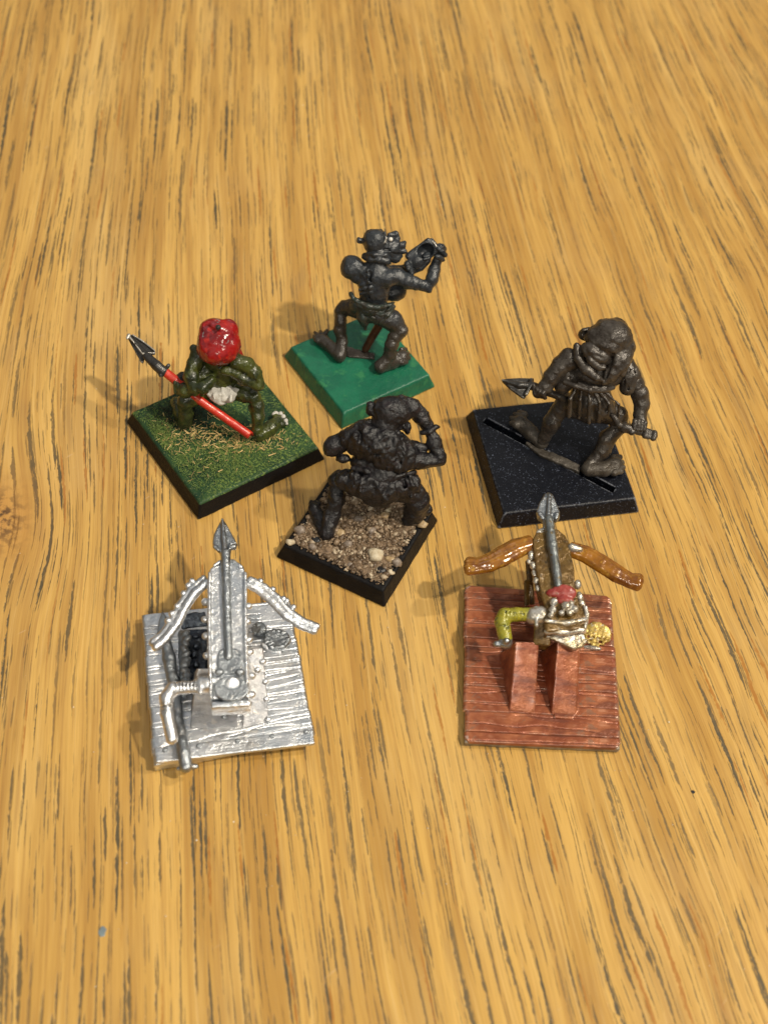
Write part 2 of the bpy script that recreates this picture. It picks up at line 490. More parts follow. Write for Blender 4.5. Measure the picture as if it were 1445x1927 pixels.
M_SKIN = paint('olive_green_paint', (.020, .028, .010), (.068, .080, .014), (.012, .017, .009), scale=4, rough=.30,
               edge=(.27, .30, .10), edge_at=(.54, .66), edge_amt=.6, pit=(.010, .012, .007), bump=.4, bscale=20, bdist=.012, coat=.25)
M_RED = paint('glossy_red_paint', (.36, .008, .006), (.12, .006, .012), (.48, .020, .010), scale=3.0, rough=.20, pit=(.10, .004, .01),
              bump=.35, bscale=14, bdist=.012, coat=.6, chips=(.30, .27, .27), chip_scale=6, chip_at=.635, chip_metal=.3)
M_SHAFT = paint('orange_red_paint', (.62, .040, .018), (.50, .020, .012), (.72, .11, .04), scale=3, rough=.36, bump=.3, bscale=14, bdist=.01, coat=.2)
M_WHITE = paint('off_white_paint', (.62, .60, .55), (.50, .48, .44), scale=6, rough=.5, pit=(.12, .10, .08), bump=.5, bscale=18, bdist=.012)
M_EYE = paint('white_paint', (.8, .78, .72), (.7, .68, .64), rough=.5, bump=0)
M_BROWN_RED = paint('red_brown_paint', (.075, .026, .012), (.040, .015, .008), scale=8, rough=.35, bump=.3)
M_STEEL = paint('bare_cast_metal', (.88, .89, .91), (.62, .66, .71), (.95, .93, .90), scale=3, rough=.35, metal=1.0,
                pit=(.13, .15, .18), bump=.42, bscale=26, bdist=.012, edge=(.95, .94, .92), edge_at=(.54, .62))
M_FRAME_SHADE = paint('shade_dark_metal', (.10, .12, .15), (.055, .065, .085), (.20, .23, .26), scale=5, rough=.34, metal=.9, pit=(.02, .02, .03), bump=.6, bscale=18, bdist=.015)  # frame metal under the stock, darkened so its colour carries the shade
M_STEEL_MATT = paint('matt_cast_metal', (.56, .56, .57), (.42, .43, .46), (.68, .65, .62), scale=4, rough=.48, metal=.9,
                     pit=(.16, .15, .15), bump=.5, bscale=26, bdist=.012, edge=(.9, .88, .86), edge_at=(.54, .62))
M_STEEL_DK = paint('dull_cast_metal', (.42, .45, .48), (.32, .35, .38), (.52, .52, .52), scale=4, rough=.38, metal=1.0,
                   pit=(.12, .13, .15), bump=.55, bscale=26, bdist=.012, edge=(.75, .76, .78), edge_at=(.54, .62))
M_BRONZE = paint('brown_washed_metal', (.115, .060, .010), (.19, .110, .026), (.055, .036, .010), scale=5, rough=.24, metal=.3,
                 pit=(.035, .022, .010), bump=.5, bscale=18, bdist=.015, edge=(.80, .78, .66), edge_at=(.535, .62), coat=.5,
                 chips=(.70, .68, .60), chip_at=.68, chip_scale=4)
M_AMBER = paint('amber_brown_paint', (.36, .145, .010), (.17, .055, .008), (.46, .24, .03), scale=4, rough=.20, metal=.1,
                pit=(.07, .02, .005), bump=.18, bscale=12, bdist=.012, edge=(.60, .55, .45), edge_at=(.56, .66), coat=.8,
                chips=(.5, .5, .48), chip_at=.68, chip_scale=5)
M_YELLOWGREEN = paint('yellow_green_paint', (.36, .32, .022), (.26, .26, .03), (.12, .13, .05), scale=5, rough=.28, metal=.1,
                      pit=(.10, .11, .04), bump=.5, bscale=14, bdist=.015, coat=.4)
M_PALE = paint('dirty_cream_metal', (.64, .62, .58), (.36, .29, .17), (.78, .77, .76), scale=5, rough=.25, metal=.7,
               pit=(.10, .06, .02), bump=.5, bscale=16, bdist=.015, coat=.3)
M_GOLD = paint('gold_paint', (.62, .46, .13), (.42, .27, .06), (.80, .74, .58), scale=8, rough=.35, metal=.35, pit=(.13, .07, .02), bump=.5, bscale=20, bdist=.01)
def copper_material():
    g = Graph('copper_red_paint'); X, Y, Z = g.xyz()
    st = g.noise(1.0, 4, .6, g.vec(X*1.6, Y*9.0, Z*5))
    pa = g.noise(2.1, 3, .6, dist=.4)
    col = g.mix(pa.step(.38, .62), (.26, .066, .026), (.43, .145, .062))
    col = g.mix(st.step(.52, .66)*.75, col, (.155, .044, .024))
    col = g.mix((st.step(.47, .36)*g.noise(1.6, 3, .6).step(.46, .60))*.85, col, (.60, .27, .155))
    grime = g.noise(2.6, 4, .7, dist=.8)
    col = g.mix(grime.step(.60, .68)*.6, col, (.25, .15, .10))
    pt = g.point()
    col = g.mix(pt.step(.49, .43)*.9, col, (.07, .022, .015))
    e = pt.step(.53, .60)*g.noise(7, 3).step(.36, .58)
    col = g.mix(e*.8, col, (.82, .62, .50))
    g.link(col, 'Base Color'); g.link(e*.5+.28, 'Metallic'); g.link(st*.35+.16, 'Roughness')
    g.b.inputs['Coat Weight'].default_value = .3; g.b.inputs['Coat Roughness'].default_value = .2
    g.link(g.bump(g.noise(18, 4)+st*.8, .6, .014), 'Normal')
    return g.m
M_COPPER = copper_material()
M_GUNK = paint('pinkish_red_paint', (.24, .018, .014), (.42, .085, .07), (.16, .075, .02), scale=5, rough=.3, bump=.3, coat=.4)

# ------------------------------------------------------------------ the table
def table():
    c = at(722, 963, 0)
    bm = bmesh.new()
    x0, x1, y0, y1 = -45, 45, -30, 55
    vs = [bm.verts.new(v) for v in ((x0, y0, 0), (x1, y0, 0), (x1, y1, 0), (x0, y1, 0),
                                    (x0, y0, -3), (x1, y0, -3), (x1, y1, -3), (x0, y1, -3))]
    for f in ((0, 1, 2, 3), (7, 6, 5, 4), (0, 4, 5, 1), (1, 5, 6, 2), (2, 6, 7, 3), (3, 7, 4, 0)):
        bm.faces.new([vs[i] for i in f])
    me = bpy.data.meshes.new('table_top'); bm.to_mesh(me); bm.free(); me.materials.append(M_WOOD)
    o = bpy.data.objects.new('table_top', me); COL.objects.link(o); o['kind'] = 'structure'
    o['label'] = 'varnished oak table top with dark open pores and a small knot at its left'
    return o
table()

# ------------------------------------------------------------------ moulded square bases
BH = .307
def f_frustum(cx, cy, s0, s1, h, deg, rnd):
    a = math.radians(deg); ca, sa = math.cos(a), math.sin(a)
    sl = math.atan2(s0-s1, h); cs, sn = math.cos(sl), math.sin(sl)
    def f(P):
        x = P[..., 0]-cx; y = P[..., 1]-cy; z = P[..., 2]
        lx = np.abs(ca*x+sa*y); ly = np.abs(-sa*x+ca*y)
        px = (lx-s0)*cs+z*sn+rnd; py = (ly-s0)*cs+z*sn+rnd; pz = np.abs(z-h/2)-h/2+rnd
        q = np.stack([px, py, pz], -1)
        return np.linalg.norm(np.maximum(q, 0), axis=-1)+np.minimum(q.max(-1), 0)-rnd
    m = s0*1.45
    return f, np.array([cx-m, cy-m, 0]), np.array([cx+m, cy+m, h])
def base(cx, cy, size, deg, mat, parent, slot=None, label=None, amp=.004):
    """bevelled square plastic base; slot = (pixel a, pixel b, width) opens a diagonal slot in the top"""
    cl = Clay(None)
    cl.ops.append((*f_frustum(cx, cy, size/2, size/2-.10, BH, deg, .028), .001, False))
    if slot:
        (ax, ay), (bx, by), w = slot
        A, B = at(ax, ay, BH), at(bx, by, BH); d = (B-A)/np.linalg.norm(B-A); n = np.array([-d[1], d[0], 0])
        up = np.array([0, 0, .1])
        cl.wpoly([A-n*w/2+up, B-n*w/2+up, B+n*w/2+up, A+n*w/2+up], .36, .004, .004, normal=(0, 0, 1), sub=True)
    cl.rough(amp, 5).rough(amp*.6, 14)
    return part('base', cl.mesh(.02, floor=.001), mat, parent, label)

YG = lambda y: y-Y0
# ================================================================== miniature 1: musician on the green base
M_CHIP = paint('bare_metal_chip', (.62, .60, .55), (.40, .38, .34), scale=14, rough=.35, metal=.6, bump=.3)
M_MUSIC_CLOTH = paint('green_grey_primer', (.036, .034, .028), (.030, .046, .040), (.05, .045, .036), scale=5, rough=.32, edge=(.24, .22, .18), edge_at=(.55, .65), pit=(.008, .008, .008), bump=.45, bscale=22)
def musician():
    v = View(580, 400, .2076)
    t = root('goblin_miniature', (-.735, YG(17.426)),
             'dark grey goblin musician raising an instrument, on a bright green square base', 'miniature', 'goblin miniatures on square bases')
    base(-.735, YG(17.426), 2.0, 38.3, M_GREEN, t)
    b = Clay(v)
    # torso
    b.chain([(580, 880, 1.20, 120), (590, 790, 1.36, 118), (600, 690, 1.60, 135), (612, 570, 1.85, 140)], .08)
    b.ell(530, 610, 1.80, 95, 120, 80, 10, k=.06); b.ell(690, 600, 1.80, 90, 100, 85, -10, 18, k=.06)
    b.ell(640, 700, 1.58, 80, 70, 80, 0, 60, k=.04)
    for x, y, z in ((548, 530, 1.93), (552, 578, 1.84), (556, 628, 1.75), (560, 680, 1.66), (566, 725, 1.56)):
        b.ball(x, y, z, 22, 118, k=.025)
    for dx in (-1, 1):
        for k, (y, z) in enumerate(((640, 1.72), (680, 1.64), (722, 1.55))):
            b.chain([(566+dx*35, y, z, 13, 112), (566+dx*95, y+18, z-.02, 13, 85)], .02)
    b.chain([(560, 500, 2.0, 16, 120), (560, 760, 1.45, 14, 128)], .03, sub=True)
    # left shoulder and the hidden left arm
    b.ell(398, 500, 1.93, 108, 112, 95, 0, k=.04); b.ell(440, 585, 1.82, 62, 66, 60, 20, k=.04)
    b.chain([(420, 490, 1.95, 70, 10), (530, 540, 1.92, 75)], .05)
    b.chain([(400, 520, 1.93, 70, -60), (620, 520, 1.98, 55, -260), (880, 520, 2.0, 44, -190), (935, 500, 2.06, 46, -90)], .03)
    # right arm
    b.chain([(705, 590, 1.86, 92, 30), (800, 570, 1.86, 74, 30), (890, 622, 1.82, 74, 10), (960, 640, 1.80, 56), (1075, 672, 1.74, 46)], .05)
    b.ell(840, 600, 1.84, 90, 62, 62, -20, 20)
    b.chain([(1082, 682, 1.72, 42), (1120, 600, 1.84, 58), (1140, 520, 1.93, 56), (1165, 440, 2.05, 42), (1195, 372, 2.14, 50)], .03)
    b.ball(1098, 706, 1.70, 28)
    for k, (x, y, x2, y2) in enumerate(((1222, 352, 1165, 305), (1236, 385, 1180, 330), (1232, 330, 1190, 292), (1215, 425, 1160, 400))):
        b.chain([(x, y, 2.15, 25, 20), ((x+x2)/2, (y+y2)/2-8, 2.18, 22, 50), (x2, y2, 2.2, 19, 52)], .012)
    # belly seen past the waist
    b.ell(790, 725, 1.45, 105, 78, 90, 15, -30, k=.05)
    # neck, head
    b.chain([(622, 470, 2.02, 92), (640, 370, 2.22, 92)], .06)
    b.ell(610, 270, 2.36, 108, 112, 108, 0, k=.05)
    b.ell(745, 312, 2.28, 100, 96, 86, -10, k=.05)
    b.chain([(735, 205, 2.42, 24, 30), (790, 196, 2.42, 32, 20), (812, 236, 2.38, 24, 10)], .02)
    b.chain([(735, 262, 2.3, 20, 60), (800, 290, 2.3, 32, 40), (850, 300, 2.28, 36, 20), (872, 275, 2.32, 20, 10)], .025)
    b.chain([(820, 350, 2.22, 34, 20), (872, 352, 2.22, 22, 10), (890, 368, 2.2, 12)], .02)
    b.chain([(735, 400, 2.15, 52), (790, 415, 2.12, 42), (832, 392, 2.15, 26)], .035)
    b.chain([(905, 385, 2.18, 11), (800, 378, 2.18, 12, 55), (760, 362, 2.2, 9, 75)], .008, sub=True)
    b.ball(748, 240, 2.38, 24, 62, k=.01, sub=True)
    b.chain([(690, 330, 2.25, 10, 88), (770, 345, 2.2, 9, 92)], .01, sub=True)
    # legs
    b.chain([(520, 880, 1.20, 98), (420, 862, 1.12, 84), (330, 868, 1.02, 68), (300, 880, 1.0, 50)], .05)
    b.chain([(298, 880, 1.0, 50), (292, 985, .83, 54), (290, 1060, .70, 56), (308, 1170, .52, 50), (285, 1290, .42, 54)], .03)
    b.ell(280, 890, 1.0, 34, 30, 34)
    b.chain([(285, 1300, .40, 58), (210, 1225, .39, 54), (130, 1160, .385, 60)], .03)
    for x, y, x2, y2 in ((150, 1105, 175, 1072), (115, 1110, 110, 1075), (90, 1125, 62, 1085), (82, 1160, 50, 1120)):
        b.chain([(x, y, .39, 26, 20), (x2, y2, .37, 17, 14)], .015)
    b.chain([(660, 930, 1.18, 100), (770, 985, 1.10, 92), (850, 1070, 1.0, 58)], .05)
    b.chain([(838, 1080, .98, 58), (780, 1135, .88, 60), (755, 1200, .78, 62), (738, 1280, .62, 56), (698, 1350, .48, 54), (650, 1400, .41, 56)], .03)
    b.chain([(655, 1400, .40, 56), (760, 1350, .41, 66), (850, 1310, .40, 66)], .035)
    for x, y in ((885, 1240), (905, 1280), (908, 1322), (892, 1355)):
        b.chain([(x-40, y+6, .40, 28, 12), (x, y, .38, 20, 10)], .015)
    b.chain([(620, 1400, .44, 9, 60), (640, 1340, .5, 9, 60)], .01, sub=True)
    b.rough(.009, 7).rough(.006, 17, 3.1).rough(.005, 30)
    body = part('body', b.mesh(.0145, floor=BH-.01), M_MUSIC_BODY, t)
    # skull cap
    c = Clay(v)
    c.ell(604, 262, 2.38, 116, 116, 114, 0)
    c.chain([(692, 178, 2.46, 13, 75), (712, 222, 2.42, 14, 78), (700, 262, 2.36, 13, 84), (668, 285, 2.32, 12, 96)], .02)
    c.ell(645, 172, 2.46, 42, 28, 34, 10, 10, k=.03)
    c.chain([(500, 262, 2.34, 30, 10), (465, 258, 2.36, 26, 10), (455, 236, 2.4, 16, 10)], .03)
    c.ball(470, 270, 2.34, 13, 38, k=.01, sub=True)
    c.rough(.010, 6).rough(.006, 18).crease(.012, 5, 8.0)
    part('skull_cap', c.mesh(.0145), M_MUSIC, t)
    c = Clay(v)
    c.chain([(515, 395, 2.12, 32, 30), (560, 425, 2.1, 30, 85), (640, 428, 2.1, 32, 105), (715, 440, 2.08, 26, 85), (735, 455, 2.06, 18, 60)], .03)
    c.chain([(540, 372, 2.18, 24, 60), (600, 385, 2.18, 24, 100), (700, 385, 2.18, 22, 90), (735, 410, 2.14, 20, 60)], .03)
    c.rough(.008, 9)
    part('scarf', c.mesh(.0145), M_MUSIC, t)
    c = Clay(v); c.ell(748, 243, 2.36, 19, 20, 16, 20, 88); part('eye', c.mesh(.012), M_EYE, t, label='white painted eye')
    for pts in ([(694, 196, 2.46, 5, 90), (708, 232, 2.41, 6, 96), (694, 268, 2.35, 5, 100), (672, 288, 2.31, 5, 106)],
                [(1122, 262, 2.27, 5, 66), (1140, 275, 2.25, 7, 70), (1158, 300, 2.22, 5, 72), (1172, 322, 2.2, 6, 72)],
                [(530, 398, 2.16, 6, 56), (550, 388, 2.17, 5, 70)]):
        c = Clay(v); c.chain(pts, .01); c.rough(.010, 14); part('paint_chip', c.mesh(.010), M_CHIP, t, label='chipped paint showing bare metal')
    # loincloth
    c = Clay(v)
    c.ell(575, 870, 1.22, 206, 104, 138, -8, 14, k=.04); c.ell(600, 930, 1.12, 120, 80, 110, -12, 20, k=.05)
    c.chain([(388, 738, 1.50, 20, 60), (430, 800, 1.38, 26, 120), (540, 850, 1.28, 26, 165), (640, 862, 1.26, 24, 165), (740, 836, 1.30, 20, 115), (775, 816, 1.34, 16, 60)], .02)
    c.chain([(400, 770, 1.44, 10, 75), (450, 842, 1.32, 12, 130), (560, 892, 1.22, 12, 160), (660, 898, 1.22, 12, 160)], .015)
    c.chain([(490, 950, 1.1, 64, 60), (512, 1010, .98, 34, 50), (520, 1055, .9, 20, 40)], .05)
    c.chain([(770, 850, 1.28, 22, 90), (720, 930, 1.14, 24, 120), (650, 1000, 1.02, 20, 110)], .02)
    c.chain([(740, 870, 1.24, 16, 130), (660, 930, 1.12, 18, 135), (600, 960, 1.06, 16, 120)], .02)
    for a in ((430, 870, 1.22, 560, 960, 1.08), (470, 905, 1.17, 600, 985, 1.03), (560, 905, 1.2, 690, 905, 1.2), (540, 935, 1.12, 680, 955, 1.1)):
        c.chain([(a[0], a[1], a[2], 8, 128), (a[3], a[4], a[5], 8, 120)], .015, sub=True)
    c.rough(.012, 6).rough(.006, 15).crease(.018, 7, 3.0)
    part('loincloth', c.mesh(.0145), M_MUSIC_CLOTH, t)
    # instrument gripped in the raised hands
    c = Clay(v)
    c.box(1030, 372, 2.12, 138, 84, 60, 38, 22, k=.03)
    c.ell(985, 440, 2.06, 72, 62, 55, 20, k=.04)
    c.ell(1062, 352, 2.14, 76, 62, 70, 30, 62, k=.02, sub=True)
    c.chain([(1118, 248, 2.28, 20, 50), (1170, 315, 2.2, 18, 60), (1172, 330, 2.2, 14, 60)], .015)
    c.chain([(900, 470, 2.05, 36), (930, 530, 1.97, 26), (938, 556, 1.94, 22)], .02)
    c.ball(905, 512, 2.0, 22, 20)
    c.rough(.010, 7)
    ins = part('instrument', c.mesh(.0145), M_MUSIC, t)
    c = Clay(v)
    c.ell(1078, 398, 2.1, 38, 44, 36, 0, 10)
    for k in range(3): c.chain([(1050, 375+k*24, 2.1, 14, 36), (1090, 368+k*24, 2.1, 14, 44)], .008)
    c.chain([(1078, 440, 2.06, 30, 0), (1020, 500, 2.0, 30, -40), (935, 530, 1.96, 36, -80)], .02)
    part('hand', c.mesh(.0145), M_MUSIC, t)
    c = Clay(v); c.chain([(650, 1010, .98, 40, -10), (585, 1120, .70, 38), (520, 1235, .40, 34)], .01)
    c.chain([(640, 1040, .98, 8, 40), (520, 1240, .42, 8, 40)], .01, sub=True)
    part('tail', c.mesh(.0145, floor=BH-.01), M_BROWN_RED, t, label='red-brown tail hanging between the legs')
    c = Clay(v); c.poly([(345, 1205, .345), (600, 1275, .345), (605, 1325, .345), (345, 1300, .345)], .06, .01); c.rough(.008, 12)
    part('foot_strip', c.mesh(.02, floor=BH-.01), M_LEAD, t)
musician()

# ================================================================== miniature 2: red hood, spear
def straw(t, fr, n, mats, seed, where, L=(.04, .13), thick=.009, name='straw_flock', z=BH+.004, tilt=.35):
    rg = random.Random(seed)
    V, Fc = [], []
    for _ in range(n):
        q = where(rg)
        if q is None: continue
        a = rg.uniform(0, math.pi*2); l = rg.uniform(*L)/2; e = rg.uniform(-tilt, tilt)
        d = np.array([math.cos(a)*math.cos(e), math.sin(a)*math.cos(e), abs(math.sin(e))]); s = np.array([-math.sin(a), math.cos(a), 0])*thick*rg.uniform(.5, 1.2)
        o = np.array([q[0], q[1], z+rg.uniform(0, .015)+abs(d[2])*l]); h = np.array([0, 0, thick*.8])
        k = len(V)
        V += [o-d*l-s, o-d*l+s, o+d*l+s*.6, o+d*l-s*.6, o-d*l+h, o+d*l+h]
        Fc += [(k, k+3, k+5, k+4), (k+1, k+4, k+5, k+2), (k, k+4, k+1), (k+3, k+2, k+5), (k, k+1, k+2, k+3)]
    return part(name, (V, Fc), mats, t, kind='stuff', smooth=False)

def frame_of(cx, cy, deg):
    a = math.radians(deg); c, s = math.cos(a), math.sin(a)
    return lambda u, w: (cx+c*u-s*w, cy+s*u+c*w)
def in_base(cx, cy, deg, half):
    a = math.radians(deg); c, s = math.cos(a), math.sin(a)
    return lambda x, y: abs(c*(x-cx)+s*(y-cy)) < half and abs(-s*(x-cx)+c*(y-cy)) < half

def grassy_base_material():
    g = Graph('green_brushed_base'); X, Y, Z = g.xyz()
    n = g.noise(2.2, 3)
    col = g.mix(n.step(.35, .65), (.010, .034, .018), (.030, .072, .026))
    st = g.noise(26, 3, .65, dist=.5)
    patch = g.noise(1.3, 3).step(.46, .60)
    col = g.mix(st.step(.50, .62)*patch*.9, col, (.17, .24, .055))
    col = g.mix(g.noise(44, 2, .6, dist=1.0).step(.62, .70)*.5, col, (.30, .30, .12))
    # side walls and the worn lower rim are black
    col = g.mix((Z+g.noise(9, 3)*.03).step(.292, .277), col, (.006, .006, .007))
    e = g.point().step(.53, .60)*g.noise(15, 3).step(.42, .58)
    col = g.mix(e*.5, col, (.35, .42, .40))
    g.link(col, 'Base Color'); g.b.inputs['Roughness'].default_value = .42
    g.b.inputs['Specular IOR Level'].default_value = .22
    g.link(g.bump(st+g.noise(60, 2)*.5, .7, .012), 'Normal')
    return g.m

def red_hood():
    v = View(220, 570, .2768)
    cx, cy, dg = -2.860, YG(15.487), 39.56
    t = root('goblin_miniature', (cx, cy), 'crouching green goblin in a red hood with red spear, on straw-strewn dark green base', 'miniature', 'goblin miniatures on square bases')
    gm = grassy_base_material()
    base(cx, cy, 2.5, dg, gm, t)
    b = Clay(v)
    # bent torso under the hood, arms akimbo along the spear
    b.chain([(700, 580, 1.05, 105, -110), (700, 480, 1.38, 125, -130), (690, 330, 1.70, 110, -40)], .08); b.ell(600, 490, 1.38, 75, 90, 70, 0, -60, k=.05)
    b.chain([(560, 350, 1.62, 62, 0), (525, 420, 1.50, 52, 5), (505, 500, 1.32, 50, 30), (530, 590, 1.12, 44, 70)], .04)
    b.ball(525, 310, 1.68, 32, 0)
    b.chain([(525, 590, 1.12, 40, 70), (590, 575, 1.16, 44, 90), (640, 530, 1.25, 40, 70)], .03)
    b.chain([(620, 545, 1.22, 36, 70), (470, 600, 1.05, 46, 50), (430, 580, 1.02, 50, 30)], .03)
    for k in range(4): b.chain([(395+k*22, 545+k*10, 1.08, 18, 60), (400+k*22, 600+k*6, .98, 17, 62)], .008)
    b.chain([(820, 400, 1.6, 58, 10), (880, 420, 1.54, 52, 20), (935, 470, 1.42, 50, 20), (965, 550, 1.26, 42, 20)], .04)
    b.chain([(960, 560, 1.24, 38, 20), (870, 520, 1.3, 40, 30), (800, 470, 1.38, 38, 50), (740, 460, 1.38, 34, 70)], .03)
    b.chain([(800, 420, 1.5, 14, 90), (900, 440, 1.46, 13, 76), (960, 530, 1.3, 10, 66)], .012)
    # right leg (picture right)
    b.chain([(800, 600, 1.0, 70, -60), (880, 620, .98, 58, -10), (935, 640, .96, 44, 10)], .04)
    b.chain([(930, 640, .95, 42, 10), (955, 700, .84, 46), (960, 780, .68, 42), (955, 860, .5, 40), (975, 895, .42, 42)], .03)
    b.chain([(900, 700, .84, 10, 0), (925, 780, .66, 12, 10), (950, 870, .5, 8, 20)], .01)
    b.chain([(980, 895, .40, 46), (1040, 855, .41, 50), (1090, 815, .39, 44)], .03)
    for x, y, x2, y2 in ((1075, 775, 1085, 750), (1105, 785, 1125, 760), (1120, 805, 1150, 790), (1125, 825, 1155, 822)):
        b.chain([(x, y, .39, 18, 10), (x2, y2, .375, 14, 10)], .01)
    for k in range(4): b.chain([(985+k*16, 900-k*8, .42, 6, 52), (1040+k*20, 850-k*10, .42, 5, 54)], .006, sub=True)
    # left leg, in shade
    b.chain([(640, 600, .98, 60, -60), (520, 640, .92, 60, -10), (470, 670, .86, 56)], .04)
    b.chain([(465, 670, .85, 54), (470, 750, .62, 50), (462, 810, .44, 50)], .03)
    b.chain([(462, 815, .40, 48), (430, 740, .42, 46), (405, 680, .40, 44)], .03)
    b.rough(.010, 7).rough(.008, 16).rough(.005, 30).crease(.006, 6, 4.0)
    part('body', b.mesh(.0145, floor=BH-.01), M_SKIN, t)
    c = Clay(v)
    c.ell(690, 265, 1.86, 138, 160, 130, -6, k=.05)
    c.ell(650, 180, 2.0, 88, 78, 85, 20, k=.05); c.ell(760, 190, 1.98, 72, 76, 80, -20, -10, k=.05)
    c.ell(690, 350, 1.74, 108, 86, 100, 0, 26, k=.05); c.ell(600, 300, 1.8, 58, 100, 80, 10, 30, k=.04)
    c.ell(790, 300, 1.8, 54, 90, 80, -8, 20, k=.05)
    c.chain([(820, 340, 1.68, 38), (850, 380, 1.6, 24)], .03)
    c.chain([(600, 150, 2.0, 9, 92), (660, 190, 1.95, 10, 128), (720, 175, 1.98, 9, 128), (770, 215, 1.9, 8, 120)], .02, sub=True)
    c.chain([(740, 260, 1.85, 10, 138), (760, 350, 1.75, 12, 120), (720, 420, 1.65, 9, 100)], .02, sub=True)
    c.chain([(640, 400, 1.68, 9, 110), (690, 412, 1.66, 12, 116), (760, 400, 1.68, 9, 100)], .02, sub=True)
    c.rough(.020, 4.2).rough(.012, 9, 5.0).rough(.004, 22)
    part('hood', c.mesh(.0145), M_RED, t)
    c = Clay(v)
    for x, y, r in ((1085, 748, 17), (1112, 752, 19), (1132, 772, 18), (1150, 800, 17), (1156, 822, 13), (1068, 758, 13)): c.ball(x, y, .40, r, 14, k=.02)
    c.rough(.014, 10); part('toenails', c.mesh(.012), M_WHITE, t, label='chipped pale toes')
    c = Clay(v); c.ball(690, 166, 2.05, 19, 100); part('hood_stud', c.mesh(.01), M_DARKSTEEL, t)
    c = Clay(v)
    c.ell(715, 612, .98, 108, 68, 40, -8, 30, k=.03); c.ell(700, 655, .90, 46, 42, 24, 0, 36, k=.03)
    for k in range(7): c.chain([(610+k*34, 570+k*3, 1.04, 11, 62+5*math.sin(k)), (640+k*27, 640+(k % 3)*14, .93, 10, 60)], .02, sub=(k % 2 == 0))
    c.chain([(800, 590, 1.0, 22, 30), (845, 600, .98, 14, 30)], .02)
    c.rough(.016, 9).rough(.008, 20).crease(.020, 8, 1.0)
    part('loincloth', c.mesh(.0145), M_WHITE, t, label='ragged off-white loincloth')
    # spear, slanting down to the right over the legs
    c = Clay(v); c.chain([(340, 478, 1.13, 32, 60), (400, 525, 1.06, 33, 60), (540, 645, .86, 28, 60), (905, 900, .41, 30, 20)], .004)
    c.poly([(890, 925, .62), (925, 860, .66), (990, 880, .62), (960, 980, .55)], .8, .004, .002, sub=True)
    c.rough(.004, 9)
    sh = part('spear_shaft', c.mesh(.0145), M_SHAFT, t)
    c = Clay(v)
    c.chain([(205, 362, 1.32, 30, 40), (270, 425, 1.24, 36, 50), (318, 462, 1.17, 36, 56)], .02)
    c.chain([(300, 492, 1.14, 15, 60), (352, 425, 1.18, 15, 60)], .02)
    c.chain([(425, 528, 1.06, 40, 40), (450, 505, 1.08, 40, 20)], .02)
    c.rough(.012, 8)
    part('spear_binding', c.mesh(.0145), M_DARKSTEEL, t)
    c = Clay(v)
    c.poly([(68, 225, 1.47), (110, 212, 1.47), (264, 325, 1.38), (262, 345, 1.37), (222, 352, 1.35), (205, 385, 1.32), (190, 375, 1.33), (182, 408, 1.31), (165, 402, 1.32)], .05, .014)
    c.chain([(80, 225, 1.47, 10, 4), (215, 368, 1.33, 18, 4)], .02)
    c.chain([(95, 250, 1.455, 7, 12), (175, 350, 1.37, 9, 14)], .006, sub=True)
    part('spear_head', c.mesh(.014), M_DARKSTEEL, t)
    for pts in ([(80, 222, 1.47, 5, 18), (130, 285, 1.43, 4, 22), (176, 345, 1.37, 5, 24), (205, 362, 1.34, 4, 26)],
                [(110, 218, 1.47, 4, 14), (180, 262, 1.43, 5, 14), (256, 322, 1.38, 4, 14)],
                [(176, 345, 1.37, 4, 24), (215, 338, 1.37, 4, 20), (258, 342, 1.37, 4, 12)], [(72, 240, 1.46, 9, 12), (84, 222, 1.47, 12, 12)]):
        c = Clay(v); c.chain(pts, .006); c.rough(.008, 14); part('worn_edge', c.mesh(.010), M_CHIP, t, label='worn edge of the spear head showing bare metal')
    ins = in_base(cx, cy, dg, 1.10); F_ = frame_of(cx, cy, dg)
    def near(rg):
        if rg.random() < .75:
            q = v.p(rg.gauss(900, 170), rg.gauss(935, 45), BH) if rg.random() < .6 else v.p(rg.gauss(520, 120), rg.gauss(880, 55), BH)
        else: q = v.p(rg.gauss(650, 220), rg.gauss(980, 110), BH)
        return q if ins(q[0], q[1]) else None
    sm = paint('straw_fibre', (.74, .54, .24), (.52, .34, .12), scale=9, rough=.6, bump=0)
    st = straw(t, v, 520, sm, 3, near, (.025, .11), .0055)
    straw(t, v, 60, sm, 33, near, (.07, .14), .013, 'wood_chip_flock', tilt=.25)
    def turf(rg):
        q = v.p(rg.gauss(640, 260), rg.gauss(1080, 110), BH) if rg.random() < .7 else v.p(rg.gauss(290, 60), rg.gauss(900, 80), BH)
        return q if ins(q[0], q[1]) else None
    gmn = paint('grass_fibre', (.13, .21, .040), (.22, .29, .075), scale=9, rough=.6, bump=0)
    straw(t, v, 4200, gmn, 5, turf, (.02, .06), .0045, 'grass_flock', tilt=.9)
    dk = paint('dark_tuft', (.012, .014, .010), (.03, .035, .016), rough=.7, bump=0)
    def dark(rg):
        q = v.p(rg.gauss(430, 95), rg.gauss(760, 50), BH); return q if ins(q[0], q[1]) else None
    straw(t, v, 900, dk, 9, dark, (.03, .09), .006, 'dark_flock', tilt=1.0)
red_hood()

